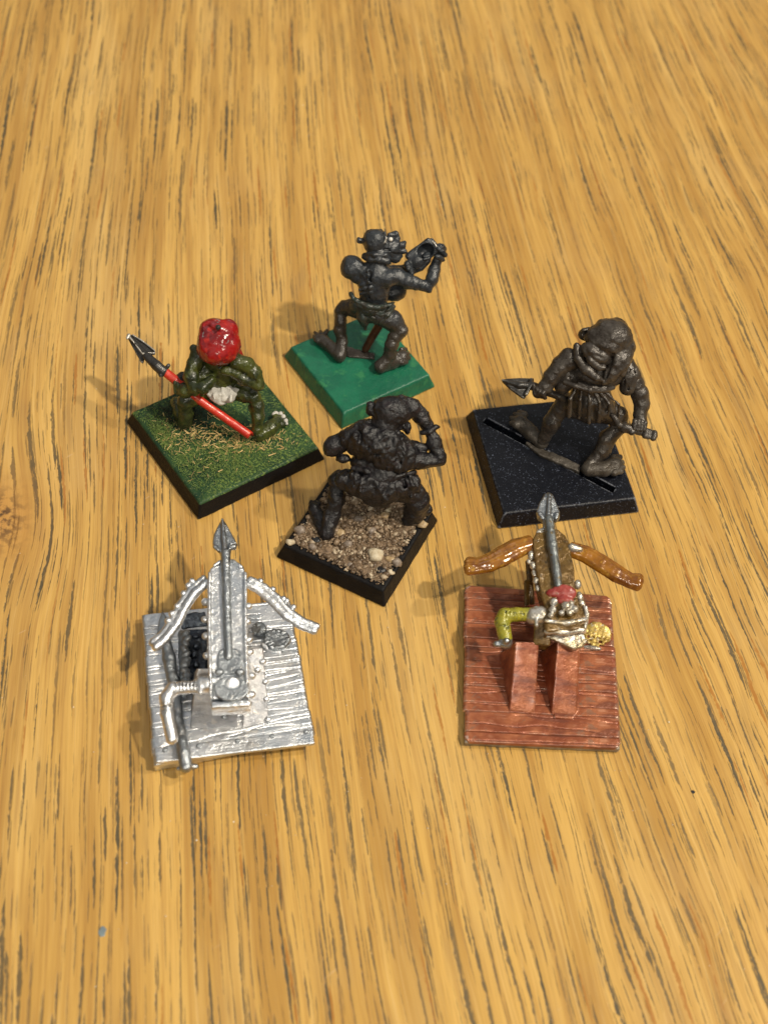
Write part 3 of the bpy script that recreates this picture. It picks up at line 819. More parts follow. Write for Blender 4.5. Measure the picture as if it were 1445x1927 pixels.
# ================================================================== miniature 3: shaggy black goblin on gravel
def shaggy():
    v = View(500, 720, .2491)
    cx, cy, dg = -.371, YG(13.735), 68.24
    t = root('goblin_miniature', (cx, cy), 'all-black shaggy goblin bent forward on a small black base covered with gravel', 'miniature', 'goblin miniatures on square bases')
    base(cx, cy, 2.0, dg, M_BASE_BLACK, t)
    ins = in_base(cx, cy, dg, .82)
    fur = [(1, 1, .35)]
    b = Clay(v)
    b.ell(775, 605, 1.40, 135, 92, 90, 0, -10, k=.06); b.chain([(850, 800, 1.0, 150), (880, 690, 1.25, 160, -20), (880, 520, 1.55, 130, -40)], .08)
    # head pushed forward, neck
    b.chain([(900, 330, 1.95, 115, -20), (930, 220, 2.12, 112, -10)], .06)
    b.ell(950, 215, 2.13, 158, 112, 120, -8, k=.05)
    b.chain([(800, 215, 2.12, 42, 10), (785, 165, 2.2, 26, 10)], .03)
    # shoulder and left arm with paddle-like hand
    b.ell(520, 470, 1.58, 92, 74, 72, 25, k=.03); b.chain([(600, 430, 1.62, 74), (500, 490, 1.55, 66)], .04)
    b.ell(480, 522, 1.5, 40, 26, 30, 10, 10, k=.02)
    b.ell(585, 575, 1.42, 52, 32, 40, 0, k=.02)
    # right arm: up over the head and down to the elbow
    b.chain([(1020, 150, 2.2, 62), (1110, 185, 2.12, 66), (1175, 255, 1.98, 60), (1225, 340, 1.84, 50)], .04)
    b.chain([(1240, 370, 1.8, 42), (1270, 450, 1.68, 60), (1310, 560, 1.52, 56)], .03)
    b.chain([(1318, 590, 1.48, 46), (1210, 590, 1.5, 58), (1080, 590, 1.5, 68)], .035)
    b.chain([(1200, 490, 1.6, 32), (1100, 480, 1.62, 44)], .02)
    b.chain([(985, 290, 2.0, 58), (1060, 330, 1.9, 40, -30), (1070, 370, 1.84, 26, -20)], .02)
    for k in range(4): b.chain([(1040-k*26, 320+k*2, 1.92, 15, 40), (1050-k*26, 350+k*2, 1.88, 13, 42)], .006)
    # legs
    b.chain([(640, 740, 1.05, 80), (555, 720, 1.02, 56), (520, 740, .98, 48)], .04)
    b.chain([(530, 730, 1.0, 52, 10), (540, 860, .78, 62, 20), (500, 1000, .55, 62, 10), (462, 1130, .38, 56)], .03)
    b.chain([(462, 1140, .36, 56), (410, 1030, .40, 52), (370, 960, .40, 50)], .025)
    for k in range(3): b.chain([(350+k*26, 930-k*6, .41, 20), (346+k*28, 902-k*6, .39, 15)], .01)
    b.chain([(1000, 800, 1.0, 100), (1110, 830, .92, 88), (1150, 900, .75, 92), (1120, 990, .5, 80), (1075, 1040, .38, 50)], .04)
    b.chain([(1130, 970, .45, 70), (1205, 960, .40, 56)], .03)
    b.rough(.016, 6).rough(.012, 15, 2.0).rough(.006, 28)
    part('body', b.mesh(.0145, floor=BH-.01), M_SHAG, t)
    # fur coat with combed ridges
    c = Clay(v)
    c.chain([(650, 420, 1.68, 96, 30), (760, 420, 1.70, 132, 40), (900, 465, 1.64, 146, 50), (1050, 545, 1.52, 104, 40)], .08)
    c.ell(800, 500, 1.56, 190, 110, 110, -18, 50, k=.06)
    c.ell(950, 590, 1.46, 180, 92, 100, -8, 50, k=.06)
    for i in range(2, 9):
        x = 610+i*52
        c.chain([(x-14, 350+i*14, 1.84-i*.03, 13, 130), (x+20, 440+i*14, 1.70-i*.03, 14, 176), (x+4, 550+i*9, 1.54-i*.02, 10, 150)], .025, sub=(i % 2 == 0))
    c.rough(.028, 9, 1.3, (1, 1, .5)).rough(.024, 18, 4.0, (1, 1, .4)).rough(.010, 30)
    part('fur_mantle', c.mesh(.0145), M_SHAG, t)
    c = Clay(v)
    c.chain([(610, 730, 1.1, 76, 40), (730, 755, 1.08, 120, 50), (900, 790, 1.04, 120, 60), (1080, 770, 1.05, 92, 40)], .06)
    c.ell(830, 830, .96, 150, 66, 90, -8, 20)
    for i in range(10):
        x = 590+i*56
        c.chain([(x, 690+i*3, 1.2, 13, 100), (x+14, 780, 1.04, 14, 135), (x+6, 870-(i % 3)*14, .9, 10, 100)], .02, sub=(i % 2 == 0))
    c.rough(.026, 10, 6.0, (1, 1, .5)).rough(.022, 18, 4.4, (1, 1, .5)).rough(.010, 30)
    part('fur_skirt', c.mesh(.0145), M_SHAG, t)
    c = Clay(v)
    c.chain([(660, 645, 1.3, 20, 60), (760, 675, 1.24, 26, 108), (900, 700, 1.2, 26, 118), (1040, 695, 1.22, 24, 100), (1125, 680, 1.24, 18, 50)], .03)
    c.ell(985, 715, 1.18, 44, 30, 30, 0, 116)
    c.rough(.020, 8).rough(.010, 18)
    part('belt', c.mesh(.0145), M_SHAG, t)
    c = Clay(v)
    c.chain([(1180, 378, 1.82, 20, 20), (1235, 372, 1.82, 22, 44), (1285, 335, 1.86, 20, 20), (1305, 335, 1.86, 13, 10)], .015)
    part('wrist_cuff', c.mesh(.014), M_SHAG, t)
    # gravel: stones heaped on the base
    def stone_me(seed, nm):
        r_ = random.Random(seed); bm = bmesh.new(); bmesh.ops.create_icosphere(bm, subdivisions=1, radius=1)
        for q in bm.verts: q.co = q.co*r_.uniform(.52, 1.15)
        sc = Vector((1, r_.uniform(.65, 1), r_.uniform(.5, .85)))
        for q in bm.verts: q.co = Vector((q.co.x*sc.x, q.co.y*sc.y, q.co.z*sc.z))
        return bm
    protos = []
    for i in range(10):
        bm = stone_me(i, 's'); V = np.array([q.co for q in bm.verts]); Fc = np.array([[q.index for q in f.verts] for f in bm.faces]); bm.free(); protos.append((V, Fc))
    def gravel_mat(name, c1, c2, c3, rnd=True):
        g = Graph(name)
        geo = g.nt.nodes.new('ShaderNodeNewGeometry'); r_ = Sk(g, geo.outputs['Random Per Island'])
        col = g.mix(r_.step(.05, .75), c1, c2); col = g.mix(r_.step(.80, .97), col, c3)
        col = g.mix(g.noise(20, 3).step(.5, .75)*.4, col, (.10, .06, .03))
        g.link(col, 'Base Color'); g.b.inputs['Roughness'].default_value = .42
        g.b.inputs['Transmission Weight'].default_value = .12
        g.link(g.bump(g.noise(40, 3), .5, .01), 'Normal'); return g.m
    gm = gravel_mat('gravel', (.10, .064, .036), (.30, .21, .13), (.58, .48, .34))
    N = 70; F2 = frame_of(cx, cy, dg); gx = np.linspace(-.84, .84, N)
    P = np.array([[(*F2(a, b), 0.0) for b in gx] for a in gx])
    ed = np.clip(1-np.maximum(np.abs(gx)[:, None], np.abs(gx)[None, :])/.84, 0, 1)
    P[..., 2] = BH-.03+.055*np.clip(ed*9, 0, 1)+(.05*vnoise(P, 5.0)+.035*vnoise(P, 13.0)+.025*vnoise(P, 27.0))*np.clip(ed*6, 0, 1)
    I = np.arange(N*N).reshape(N, N)
    bed = paint('brown_glued_sand', (.14, .090, .050), (.26, .175, .105), (.07, .045, .026), scale=11, rough=.5, bump=.9, bscale=34, bdist=.02)
    part('sand_bed', (P.reshape(-1, 3), np.stack([I[:-1, :-1], I[1:, :-1], I[1:, 1:], I[:-1, 1:]], -1).reshape(-1, 4)), bed, t, kind='stuff')
    rg = random.Random(4); V = []; Fc = []; n = 0
    foot = [v.p(455, 1150, BH), v.p(1080, 1030, BH), v.p(380, 980, BH)]
    def add(q, r, z):
        nonlocal n
        P, T = protos[rg.randrange(10)]
        Rm = np.array(Matrix.Rotation(rg.uniform(0, 6.28), 3, 'Z') @ Matrix.Rotation(rg.uniform(-.6, .6), 3, 'X'))
        V.append(P@Rm.T*r+[q[0], q[1], z]); Fc.append(T+n); n += len(P)
    for _ in range(3800):
        u, w = rg.uniform(-.85, .85), rg.uniform(-.85, .85); q = frame_of(cx, cy, dg)(u, w)
        edge = max(abs(u), abs(w))
        if edge > .80 and rg.random() < .6: continue
        r = min(.085, .014+rg.expovariate(1/.014))
        hp = .07*(.5+float(vnoise(np.array([[q[0], q[1], 0.0]]), 4.0)[0]))
        add(q, r, BH+r*.1+hp*(1-edge)+rg.uniform(0, .02))
    part('gravel', (np.concatenate(V), np.concatenate(Fc)), gm, t, kind='stuff', smooth=False)
    def pebble(x, y, r, mat, label, seed, sz=.8):
        bm = bmesh.new(); bmesh.ops.create_icosphere(bm, subdivisions=2, radius=1)
        V = np.array([q.co for q in bm.verts]); T = np.array([[q.index for q in f.verts] for f in bm.faces]); bm.free()
        V = V*(1+.75*vnoise(V, 1.5, seed)+.55*vnoise(V, 3.1, seed))[:, None]*[1, .85, sz]
        q = v.p(x, y, BH); part('stone', (V*r+[q[0], q[1], BH+r*.45], T), mat, t, label, smooth=False)
    white = paint('pale_quartz', (.70, .62, .46), (.48, .38, .24), scale=7, rough=.5, bump=.5)
    tan = paint('tan_stone', (.34, .23, .12), (.50, .38, .22), scale=7, rough=.35, bump=.3)
    grey = paint('grey_brown_stone', (.20, .16, .13), (.30, .24, .19), scale=7, rough=.35, bump=.3)
    pebble(830, 1322, .125, white, 'cream white stone, the largest on the gravel', 1.0)
    pebble(185, 1215, .065, white, 'small cream stone at the left corner of the gravel', 2.0)
    pebble(945, 1440, .060, white, None, 9.0); pebble(925, 975, .055, white, None, 12.0)
    pebble(935, 1345, .075, tan, None, 3.0); pebble(560, 1150, .085, tan, None, 4.0); pebble(255, 1130, .10, grey, None, 5.0)
    pebble(620, 1230, .075, grey, None, 6.0); pebble(800, 1130, .08, grey, None, 7.0); pebble(900, 1010, .075, tan, None, 8.0)
    pebble(990, 1370, .09, grey, None, 10.0); pebble(700, 1050, .09, grey, None, 11.0); pebble(640, 1380, .06, grey, None, 13.0)
    pebble(1180, 1080, .10, tan, None, 14.0, .5); pebble(350, 1250, .07, grey, None, 15.0)
    part_black = paint('black_paint_clot', (.010, .010, .012), (.02, .02, .022), rough=.3, bump=.4)
    pebble(870, 1425, .085, part_black, 'black clot of paint near the front corner', 16.0, .4); pebble(380, 1195, .08, part_black, None, 17.0, .4)
shaggy()

# ================================================================== miniature 4: hooded goblin, bare lead, slotted black base
def hooded():
    v = View(860, 570, .2768)
    cx, cy, dg = 2.772, YG(15.794), 16.07
    t = root('goblin_miniature', (cx, cy), 'bare brown metal goblin in a pointed hood on a large empty black base', 'miniature', 'goblin miniatures on square bases')
    px = lambda x, y: (860+x*.2768, 570+y*.2768)
    base(cx, cy, 2.5, dg, M_SPECK, t, slot=(px(188, 795), px(1066, 1272), .13))
    b = Clay(v)
    b.chain([(900, 700, 1.2, 120), (900, 600, 1.42, 118), (920, 480, 1.70, 150), (960, 400, 1.9, 130)], .08)
    # left arm
    b.chain([(760, 400, 1.95, 72), (700, 440, 1.86, 62), (640, 510, 1.70, 58), (600, 570, 1.58, 50), (560, 600, 1.50, 44)], .04)
    b.ell(555, 605, 1.48, 48, 42, 42, 0)
    for k in range(4): b.chain([(520+k*20, 575+k*14, 1.52, 17, 26), (530+k*22, 620+k*8, 1.44, 16, 28)], .008)
    # right arm
    b.chain([(1150, 440, 1.86, 66), (1205, 540, 1.72, 60), (1240, 620, 1.58, 56), (1255, 690, 1.45, 52), (1240, 760, 1.34, 42), (1245, 815, 1.25, 46)], .04)
    for k in range(4): b.chain([(1205+k*24, 800+k*5, 1.27, 15, 36), (1200+k*24, 855+k*4, 1.18, 15, 36)], .008)
    # legs
    b.chain([(800, 700, 1.15, 90), (740, 690, 1.08, 78), (700, 730, 1.0, 62)], .05)
    b.chain([(690, 735, .98, 58), (640, 820, .78, 62), (600, 900, .55, 44), (575, 940, .44, 42)], .03)
    b.chain([(1010, 740, 1.12, 90), (1085, 770, 1.05, 70), (1105, 830, .95, 54)], .05)
    b.chain([(1100, 850, .92, 48), (1020, 920, .78, 62), (990, 1000, .60, 56), (930, 1070, .46, 44), (890, 1120, .42, 44)], .03)
    b.ell(1040, 895, .82, 40, 50, 48, -20, 16)
    b.rough(.008, 6).rough(.007, 14).rough(.005, 28)
    part('body', b.mesh(.0145, floor=BH-.01), M_LEAD, t)
    c = Clay(v)
    c.chain([(575, 950, .40, 44), (500, 880, .41, 52), (430, 815, .41, 54)], .03)
    for x, y, x2, y2 in ((455, 765, 420, 745), (425, 775, 390, 758), (405, 800, 370, 785), (400, 830, 368, 820)):
        c.chain([(x, y, .43, 26, 10), (x2, y2, .39, 17, 14)], .012)
    for k in range(3): c.chain([(415+k*24, 790+k*-6, .43, 5, 52), (480+k*14, 850+k*-6, .43, 4, 54)], .006, sub=True)
    c.rough(.010, 10)
    part('left_foot', c.mesh(.0145, floor=BH-.01), M_LEAD_FOOT, t)
    c = Clay(v)
    c.chain([(890, 1130, .41, 50), (990, 1130, .42, 54), (1070, 1100, .40, 54)], .03)
    for x, y in ((1105, 1050), (1120, 1085), (1122, 1120), (1110, 1150)):
        c.chain([(x-45, y+5, .41, 26, 10), (x, y, .38, 20, 8)], .012)
    for k in range(5): c.chain([(960, 1105+k*16, .42, 5, 52), (1080, 1090+k*14, .42, 5, 52)], .006, sub=True)
    c.rough(.010, 10)
    part('right_foot', c.mesh(.0145, floor=BH-.01), M_LEAD_FOOT, t)
    c = Clay(v)
    c.poly([(470, 940, .36), (840, 1098, .36), (832, 1150, .36), (560, 1030, .36), (462, 950, .36)], .09, .012); c.rough(.01, 9).rough(.006, 22)
    part('foot_tab', c.mesh(.0145), M_LEAD_FOOT, t)
    # tunic
    c = Clay(v)
    c.chain([(900, 570, 1.46, 132), (910, 660, 1.28, 150)], .06); c.ell(905, 710, 1.18, 182, 98, 125, -16, k=.06)
    c.chain([(720, 560, 1.60, 62), (760, 500, 1.72, 74)], .04)
    c.chain([(930, 520, 1.68, 110), (1090, 470, 1.8, 84)], .05)
    for i in range(12):
        x = 735+i*33
        c.chain([(790+i*20, 575+i*3, 1.48, 8, 128), (x, 650+i*4, 1.3, 12, 150), (x-8, 800+(i % 3)*12-abs(i-6)*7, 1.0, 13, 118)], .018, sub=(i % 2 == 0))
    c.chain([(760, 505, 1.72, 11, 70), (770, 560, 1.62, 10, 90)], .015, sub=True); c.chain([(800, 515, 1.7, 11, 100), (806, 570, 1.58, 10, 110)], .015, sub=True)
    c.rough(.014, 7, 0, (1, 1, .5)).rough(.008, 16).crease(.008, 6, 2.0)
    part('tunic', c.mesh(.0145), M_LEAD, t)
    c = Clay(v)
    c.chain([(730, 540, 1.6, 18, 80), (800, 565, 1.55, 20, 120), (900, 592, 1.5, 22, 140), (1000, 592, 1.5, 22, 130), (1060, 575, 1.52, 16, 90)], .02)
    c.chain([(830, 545, 1.56, 14, 130), (920, 575, 1.53, 14, 148), (1010, 575, 1.53, 14, 136)], .02)
    part('belt', c.mesh(.0145), M_LEAD, t)
    # sleeves
    c = Clay(v)
    c.chain([(760, 370, 2.0, 66), (700, 420, 1.88, 60), (680, 450, 1.82, 46)], .03); c.ell(705, 440, 1.86, 22, 34, 22, -20, 44, k=.03)
    c.rough(.01, 9); part('left_sleeve', c.mesh(.0145), M_LEAD, t)
    c = Clay(v)
    c.chain([(1140, 420, 1.9, 70), (1170, 500, 1.78, 78), (1160, 570, 1.66, 62)], .04)
    for i in range(4): c.chain([(1110+i*32, 440+i*8, 1.84, 9, 72), (1090+i*36, 600-i*8, 1.6, 10, 66)], .015, sub=True)
    c.rough(.01, 9); part('right_sleeve', c.mesh(.0145), M_LEAD, t)
    # hood: domed top, a drape round the neck and a pointed tail hanging down the back
    c = Clay(v)
    c.ell(1050, 235, 2.38, 148, 128, 128, -18, k=.02); c.ell(1010, 290, 2.28, 128, 80, 110, -20, 14, k=.04); c.ell(1125, 290, 2.28, 74, 110, 90, 6, 14, k=.05); c.ell(965, 225, 2.36, 108, 78, 96, 8, k=.03)
    c.ell(990, 132, 2.52, 46, 24, 38, 15, k=.02); c.ell(1100, 150, 2.46, 60, 46, 60, -30, 6, k=.03)
    c.ell(945, 345, 2.18, 122, 66, 84, -28, 26, k=.012)
    c.chain([(812, 296, 2.16, 26, 40), (822, 375, 2.04, 34, 56), (875, 452, 1.93, 36, 76), (945, 505, 1.86, 26, 86), (980, 522, 1.83, 14, 90)], .02)
    c.chain([(870, 330, 2.14, 24, 84), (905, 395, 2.04, 30, 92), (965, 440, 1.96, 26, 98), (1000, 440, 1.96, 18, 100)], .010)
    c.chain([(1135, 300, 2.26, 78, 24), (1105, 400, 2.10, 74, 40), (1050, 480, 1.94, 56, 52), (1000, 538, 1.82, 22, 56)], .012)
    c.chain([(1085, 340, 2.19, 22, 88), (1068, 420, 2.06, 24, 88), (1030, 500, 1.9, 18, 78)], .02)
    c.chain([(1140, 306, 2.23, 8, 98), (1090, 322, 2.2, 8, 112)], .02)
    c.chain([(868, 300, 2.26, 7, 92), (930, 350, 2.17, 9, 116), (1000, 385, 2.1, 8, 118)], .02, sub=True)
    c.chain([(1060, 345, 2.18, 9, 104), (1030, 430, 2.03, 11, 96), (1012, 505, 1.88, 8, 84)], .015, sub=True)
    c.chain([(1160, 400, 2.08, 26, 40), (1120, 480, 1.94, 26, 44)], .02)
    c.rough(.014, 5, 0, (1, .6, 1)).rough(.009, 12, 2.0, (1, .5, 1)).rough(.005, 24).crease(.007, 5, 2.0)
    part('hood', c.mesh(.0145), M_LEAD, t)
    c = Clay(v)
    c.ell(868, 215, 2.3, 48, 44, 44, 0, k=.02); c.chain([(860, 190, 2.34, 20, 34), (895, 180, 2.34, 18, 30)], .01)
    c.ball(872, 205, 2.31, 20, 42, k=.006, sub=True)
    c.rough(.004, 12)
    part('ear', c.mesh(.014), M_LEAD, t)
    # weapons
    c = Clay(v)
    c.poly([(305, 525, 1.52), (330, 512, 1.52), (420, 508, 1.5), (522, 510, 1.48), (524, 560, 1.47), (500, 575, 1.46), (462, 645, 1.44), (440, 640, 1.44), (360, 580, 1.48)], .06, .02)
    c.chain([(308, 525, 1.52, 8, 4), (420, 560, 1.49, 20, 12), (500, 560, 1.48, 22, 10)], .03)
    c.chain([(500, 520, 1.48, 12, 20), (500, 560, 1.47, 12, 30), (470, 620, 1.45, 12, 24)], .01)
    part('spear_head', c.mesh(.0145), M_DARKSTEEL, t)
    c = Clay(v); c.chain([(510, 565, 1.47, 30), (700, 640, 1.35, 26, -20), (760, 670, 1.3, 26, -40)], .01); c.rough(.006, 10)
    part('spear_shaft', c.mesh(.0145), M_LEAD, t)
    c = Clay(v)
    c.chain([(1135, 845, 1.22, 30), (1240, 875, 1.18, 26), (1335, 903, 1.14, 27)], .006)
    for x, y, r in ((1135, 845, 40), (1162, 852, 34), (1190, 862, 38), (1280, 888, 36), (1300, 893, 34), (1335, 903, 36)):
        c.chain([(x-4, y+16, 1.19, r-14), (x+4, y-16, 1.21, r-14)], .01)
    c.chain([(1060, 770, 1.25, 22, 20), (1100, 830, 1.2, 24, 20), (1140, 850, 1.2, 22)], .01)
    c.rough(.006, 12)
    part('club_handle', c.mesh(.0145), M_LEAD, t)
hooded()

# ================================================================== bolt throwers on planked bases
def f_hull(pts, rnd):
    bm = bmesh.new(); vs = [bm.verts.new(p) for p in pts]
    bmesh.ops.convex_hull(bm, input=vs); bm.normal_update()
    c = np.mean(pts, 0); pl = []
    for f in bm.faces:
        n = np.array(f.normal); o = np.array(f.verts[0].co)
        if n@(c-o) > 0: n = -n
        if not any(np.allclose(n, a, atol=1e-3) and abs(n@o-d) < 1e-3 for a, d in pl): pl.append((n, float(n@o)))
    bm.free()
    def f(P):
        d = np.full(P.shape[:-1], -1e9)
        for n, o in pl: d = np.maximum(d, P@n-o)
        return d
    P = np.array(pts); return f, P.min(0), P.max(0)
def hull(cl, pts, rnd=.01, k=.012): cl.ops.append((*f_hull([cl.v.p(*t) for t in pts], rnd), k, False)); return cl

def plank_slab(t, px, z, cuts, mat, side_mat, seed, names='plank', corner=0.0):
    """px: four corner pixels FL FR BR BL of the top; planks run left-right; cuts: plank joints 0..1 from the front"""
    FL, FR, BR, BL = [at(*p, z) for p in px]
    def q(a, b): return (FL*(1-a)+FR*a)*(1-b)+(BL*(1-a)+BR*a)*b
    rg = random.Random(seed)
    cl = Clay(None)
    cl.wpoly([q(.006, .004)-[0, 0, .045], q(.994, .004)-[0, 0, .045], q(.994, .996)-[0, 0, .045], q(.006, .996)-[0, 0, .045]], z-.05, .025, normal=(0, 0, 1))
    cl.rough(.006, 6).rough(.004, 16)
    part('slab', cl.mesh(.022, floor=.001), side_mat, t)
    for b0, b1 in zip(cuts[:-1], cuts[1:]):
        g = .0012; jd = rg.choice((.003, .005, .008, .014)); e0, e1 = b0+g, b1-g; wd = (e1-e0)
        na = 64; nb = max(8, int(wd*2.5/.0075))
        j0 = rg.uniform(-.006, .008); j1 = rg.uniform(-.006, .008)
        lines = []
        for k in range(max(1, int(wd*2.5/.080))):
            lines.append((rg.uniform(.08, .92), [rg.uniform(-1, 1) for _ in range(4)], rg.uniform(-.3, .5), rg.uniform(.5, 1.5), rg.uniform(.011, .022), rg.uniform(.006, .012)))
        A = np.linspace(0, 1, na); B = np.linspace(0, 1, nb)
        AA, BB = np.meshgrid(A, B, indexing='ij')
        h = np.zeros_like(AA)
        for bc, am, s0, s1, dep, hw in lines:
            cen = bc+.24*(am[0]*np.sin(3.1*A+am[1]*3)+am[2]*np.sin(7.3*A+am[3]*3)*.6+am[1]*np.sin(19*A+am[0]*5)*.25)
            on = (A > s0) & (A < s1)
            dist = np.abs(BB-cen[:, None])*wd*2.5
            h -= np.where(on[:, None], dep*np.clip(1-dist/hw, 0, 1), 0)
        edge = np.minimum(BB, 1-BB)*wd*2.5; h -= jd*np.clip(1-edge/.013, 0, 1)**2
        ea = np.minimum(AA-0, 1-AA)*2.3; h -= .025*np.clip(1-ea/.03, 0, 1)**2
        h += rg.uniform(-.004, .004)
        V = np.zeros((na, nb, 3))
        a_ = j0+(1+j1-j0)*AA; b_ = e0+wd*BB
        if corner:
            cu = np.clip((corner-a_)/corner, 0, 1); cv = np.clip((a_-(1-corner))/corner, 0, 1); cc = np.maximum(cu, cv)
            lim = corner*(1-np.sqrt(np.clip(1-cc**2, 0, 1)))
            b_ = np.clip(b_, lim, 1-lim)
        V = (FL*(1-a_)[..., None]+FR*a_[..., None])*(1-b_)[..., None]+(BL*(1-a_)[..., None]+BR*a_[..., None])*b_[..., None]
        V[..., 2] += h+vnoise(V, 5.0, seed)*.014+vnoise(V, 14.0, seed)*.006
        n = na*nb; I = np.arange(n).reshape(na, nb)
        F_ = [np.stack([I[:-1, :-1], I[1:, :-1], I[1:, 1:], I[:-1, 1:]], -1).reshape(-1, 4)]
        ring = np.concatenate([I[:, 0], I[-1, 1:], I[-2::-1, -1], I[0, -2:0:-1]])
        low = V.reshape(-1, 3)[ring].copy(); low[:, 2] = z-.075
        m = len(ring); J = n+np.arange(m); r2 = np.roll(ring, -1); J2 = np.roll(J, -1)
        F_.append(np.stack([J, J2, r2, ring], -1))
        part(names, (np.concatenate([V.reshape(-1, 3), low]), np.concatenate(F_)), mat, t)
    return q

def plank_cuts(n, seed):
    rg = random.Random(seed); w = [rg.uniform(.5, 1.5) for _ in range(n)]; c = [0]
    for x in w: c.append(c[-1]+x/sum(w))
    return c

def ridged_arm(v, name, pts, mat, t, ridge=((-.38, .62, .1), (.46, .52, -.05))):
    def off(f, r, o):
        q = []
        for i, p in enumerate(pts):
            j = min(i+1, len(pts)-1); k = max(j-1, 0)
            dx, dy = pts[j][0]-pts[k][0], pts[j][1]-pts[k][1]; L = math.hypot(dx, dy)
            q.append((p[0]-dy/L*p[3]*f, p[1]+dx/L*p[3]*f, p[2], r*p[3]*1.1, o*p[3]))
        return q
    c = Clay(v)
    for f, r, o in ridge: c.chain(off(f, r, o), .010)
    c.rough(.004, 6).rough(.004, 20)
    return part(name, c.mesh(.0145), mat, t)

def silver_thrower():
    v = View(240, 950, .275)
    px = [(288, 1441), (592, 1381), (546, 1128), (266, 1156)]
    t = root('bolt_thrower', at(425, 1290, 0)[:2], 'bare silver metal bolt thrower with a loaded arrow, on a planked metal base', 'bolt thrower', 'miniature bolt throwers')
    z = .24
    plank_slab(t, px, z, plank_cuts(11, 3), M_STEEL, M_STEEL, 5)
    # nailed batten along the front
    c = Clay(v); c.poly([(178, 1660, .29), (1268, 1535, .29), (1282, 1632, .29), (192, 1765, .29)], .08, .02); c.rough(.008, 6)
    for k in range(3): c.chain([(185, 1690+k*22, .295, 5, 2), (600, 1650+k*20, .295, 5, 2), (1270, 1566+k*22, .295, 5, 2)], .008, sub=True)
    bt = part('batten', c.mesh(.0145), M_STEEL, t)
    for x, y in ((260, 1678), (490, 1650), (755, 1616), (990, 1584), (1222, 1553)):
        c = Clay(v); c.ell(x, y, .30, 20, 17, 12); part('rivet', c.mesh(.009), M_STEEL_DK, bt)
    # sloped cheeks that carry the stock
    c = Clay(v)
    hull(c, [(425, 1538, z), (755, 1532, z), (450, 1150, z), (755, 1150, z), (480, 1120, .98), (742, 1120, .98), (440, 1440, .36), (752, 1436, .36)])
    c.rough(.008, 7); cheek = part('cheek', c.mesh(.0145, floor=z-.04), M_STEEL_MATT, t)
    for x, y in ((665, 1450), (470, 1420)):
        c = Clay(v); c.ell(x, y, .40, 26, 20, 14); part('rivet', c.mesh(.010), M_STEEL_DK, cheek)
    c = Clay(v)
    hull(c, [(785, 1528, z), (968, 1495, z), (800, 1050, z), (935, 1040, z), (805, 985, .84), (925, 975, .84), (790, 1440, .34), (962, 1410, .34)])
    c.rough(.008, 7); cheek = part('cheek', c.mesh(.0145, floor=z-.04), M_STEEL_MATT, t)
    for x, y, zz in ((925, 1075, .72), (945, 1210, .56), (950, 1330, .42), (962, 1470, .28), (890, 1130, .66)):
        c = Clay(v); c.ell(x, y, zz, 24, 24, 20); part('rivet', c.mesh(.010), M_STEEL, cheek)
    # mast under the stock
    c = Clay(v); c.box(690, 1060, .72, 105, 170, 120, 0, 20); c.box(690, 900, .8, 95, 120, 90, 0, 20)
    c.rough(.008, 7); part('mast', c.mesh(.02, floor=z-.02), M_STEEL_DK, t)
    # stock
    Z = lambda y: 1.08+.22*(1400-y)/1000
    P3 = lambda l: [(x, y, Z(y)) for x, y in l]
    c = Clay(v)
    c.poly(P3([(566, 1330), (835, 1316), (830, 1150), (818, 900), (815, 490), (792, 418), (725, 368), (632, 372), (566, 436), (545, 520), (550, 800), (558, 1100)]), .34, .03)
    c.poly(P3([(566, 1345), (838, 1330), (846, 1375), (575, 1390)]), .30, .035, k=.015)
    c.poly([(590, 1360, Z(1360)-.12), (845, 1345, Z(1345)-.12), (850, 1405, Z(1405)-.14), (600, 1420, Z(1405)-.14)], .22, .035, k=.015)
    c.chain([(562, 470, Z(470), 12, 4), (560, 900, Z(900), 12, 4), (572, 1320, Z(1320), 12, 4)], .02); c.chain([(806, 470, Z(470), 12, 4), (808, 900, Z(900), 12, 4), (822, 1310, Z(1310), 12, 4)], .02)
    c.chain([(600, 415, Z(415), 14, 6), (632, 392, Z(392), 14, 6)], .02); c.chain([(730, 390, Z(390), 14, 6), (775, 425, Z(425), 14, 6)], .02)
    c.rough(.005, 4).rough(.004, 18)
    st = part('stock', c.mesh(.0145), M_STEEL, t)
    for x, y in ((525, 665), (522, 785), (528, 900), (535, 1030), (838, 695), (832, 800), (842, 925), (848, 1010), (862, 1172), (860, 1300)):
        c = Clay(v); c.ball(x+(10 if x < 700 else -10), y, Z(y)-.10, 27, 0); c.rough(.012, 9); part('stud', c.mesh(.012), M_STEEL, st)
    # bolt
    c = Clay(v)
    c.chain([(672, 330, Z(330), 34, 22), (680, 700, Z(700), 33, 18), (692, 1040, Z(1040), 32, 14)], .01); c.rough(.004, 10)
    bolt = part('bolt', c.mesh(.0145), M_STEEL_DK, t)
    c = Clay(v)
    zt = 1.34
    c.poly([(650, 86, zt), (676, 120, zt), (716, 190, zt), (752, 262, zt), (742, 290, zt), (712, 292, zt), (704, 345, zt), (640, 345, zt), (632, 318, zt), (602, 292, zt), (582, 262, zt), (592, 195, zt), (622, 130, zt)], .10, .035, k=.02)
    c.chain([(650, 100, zt, 9, 10), (668, 330, zt, 22, 14)], .03)
    c.chain([(600, 288, zt, 14, 4), (622, 310, zt, 12, 4)], .02)
    c.chain([(735, 262, zt, 12, 12), (705, 268, zt, 10, 12), (700, 300, zt, 9, 12)], .015)
    c.rough(.006, 8)
    part('bolt_head', c.mesh(.0145), M_STEEL_DK, bolt)
    c = Clay(v)
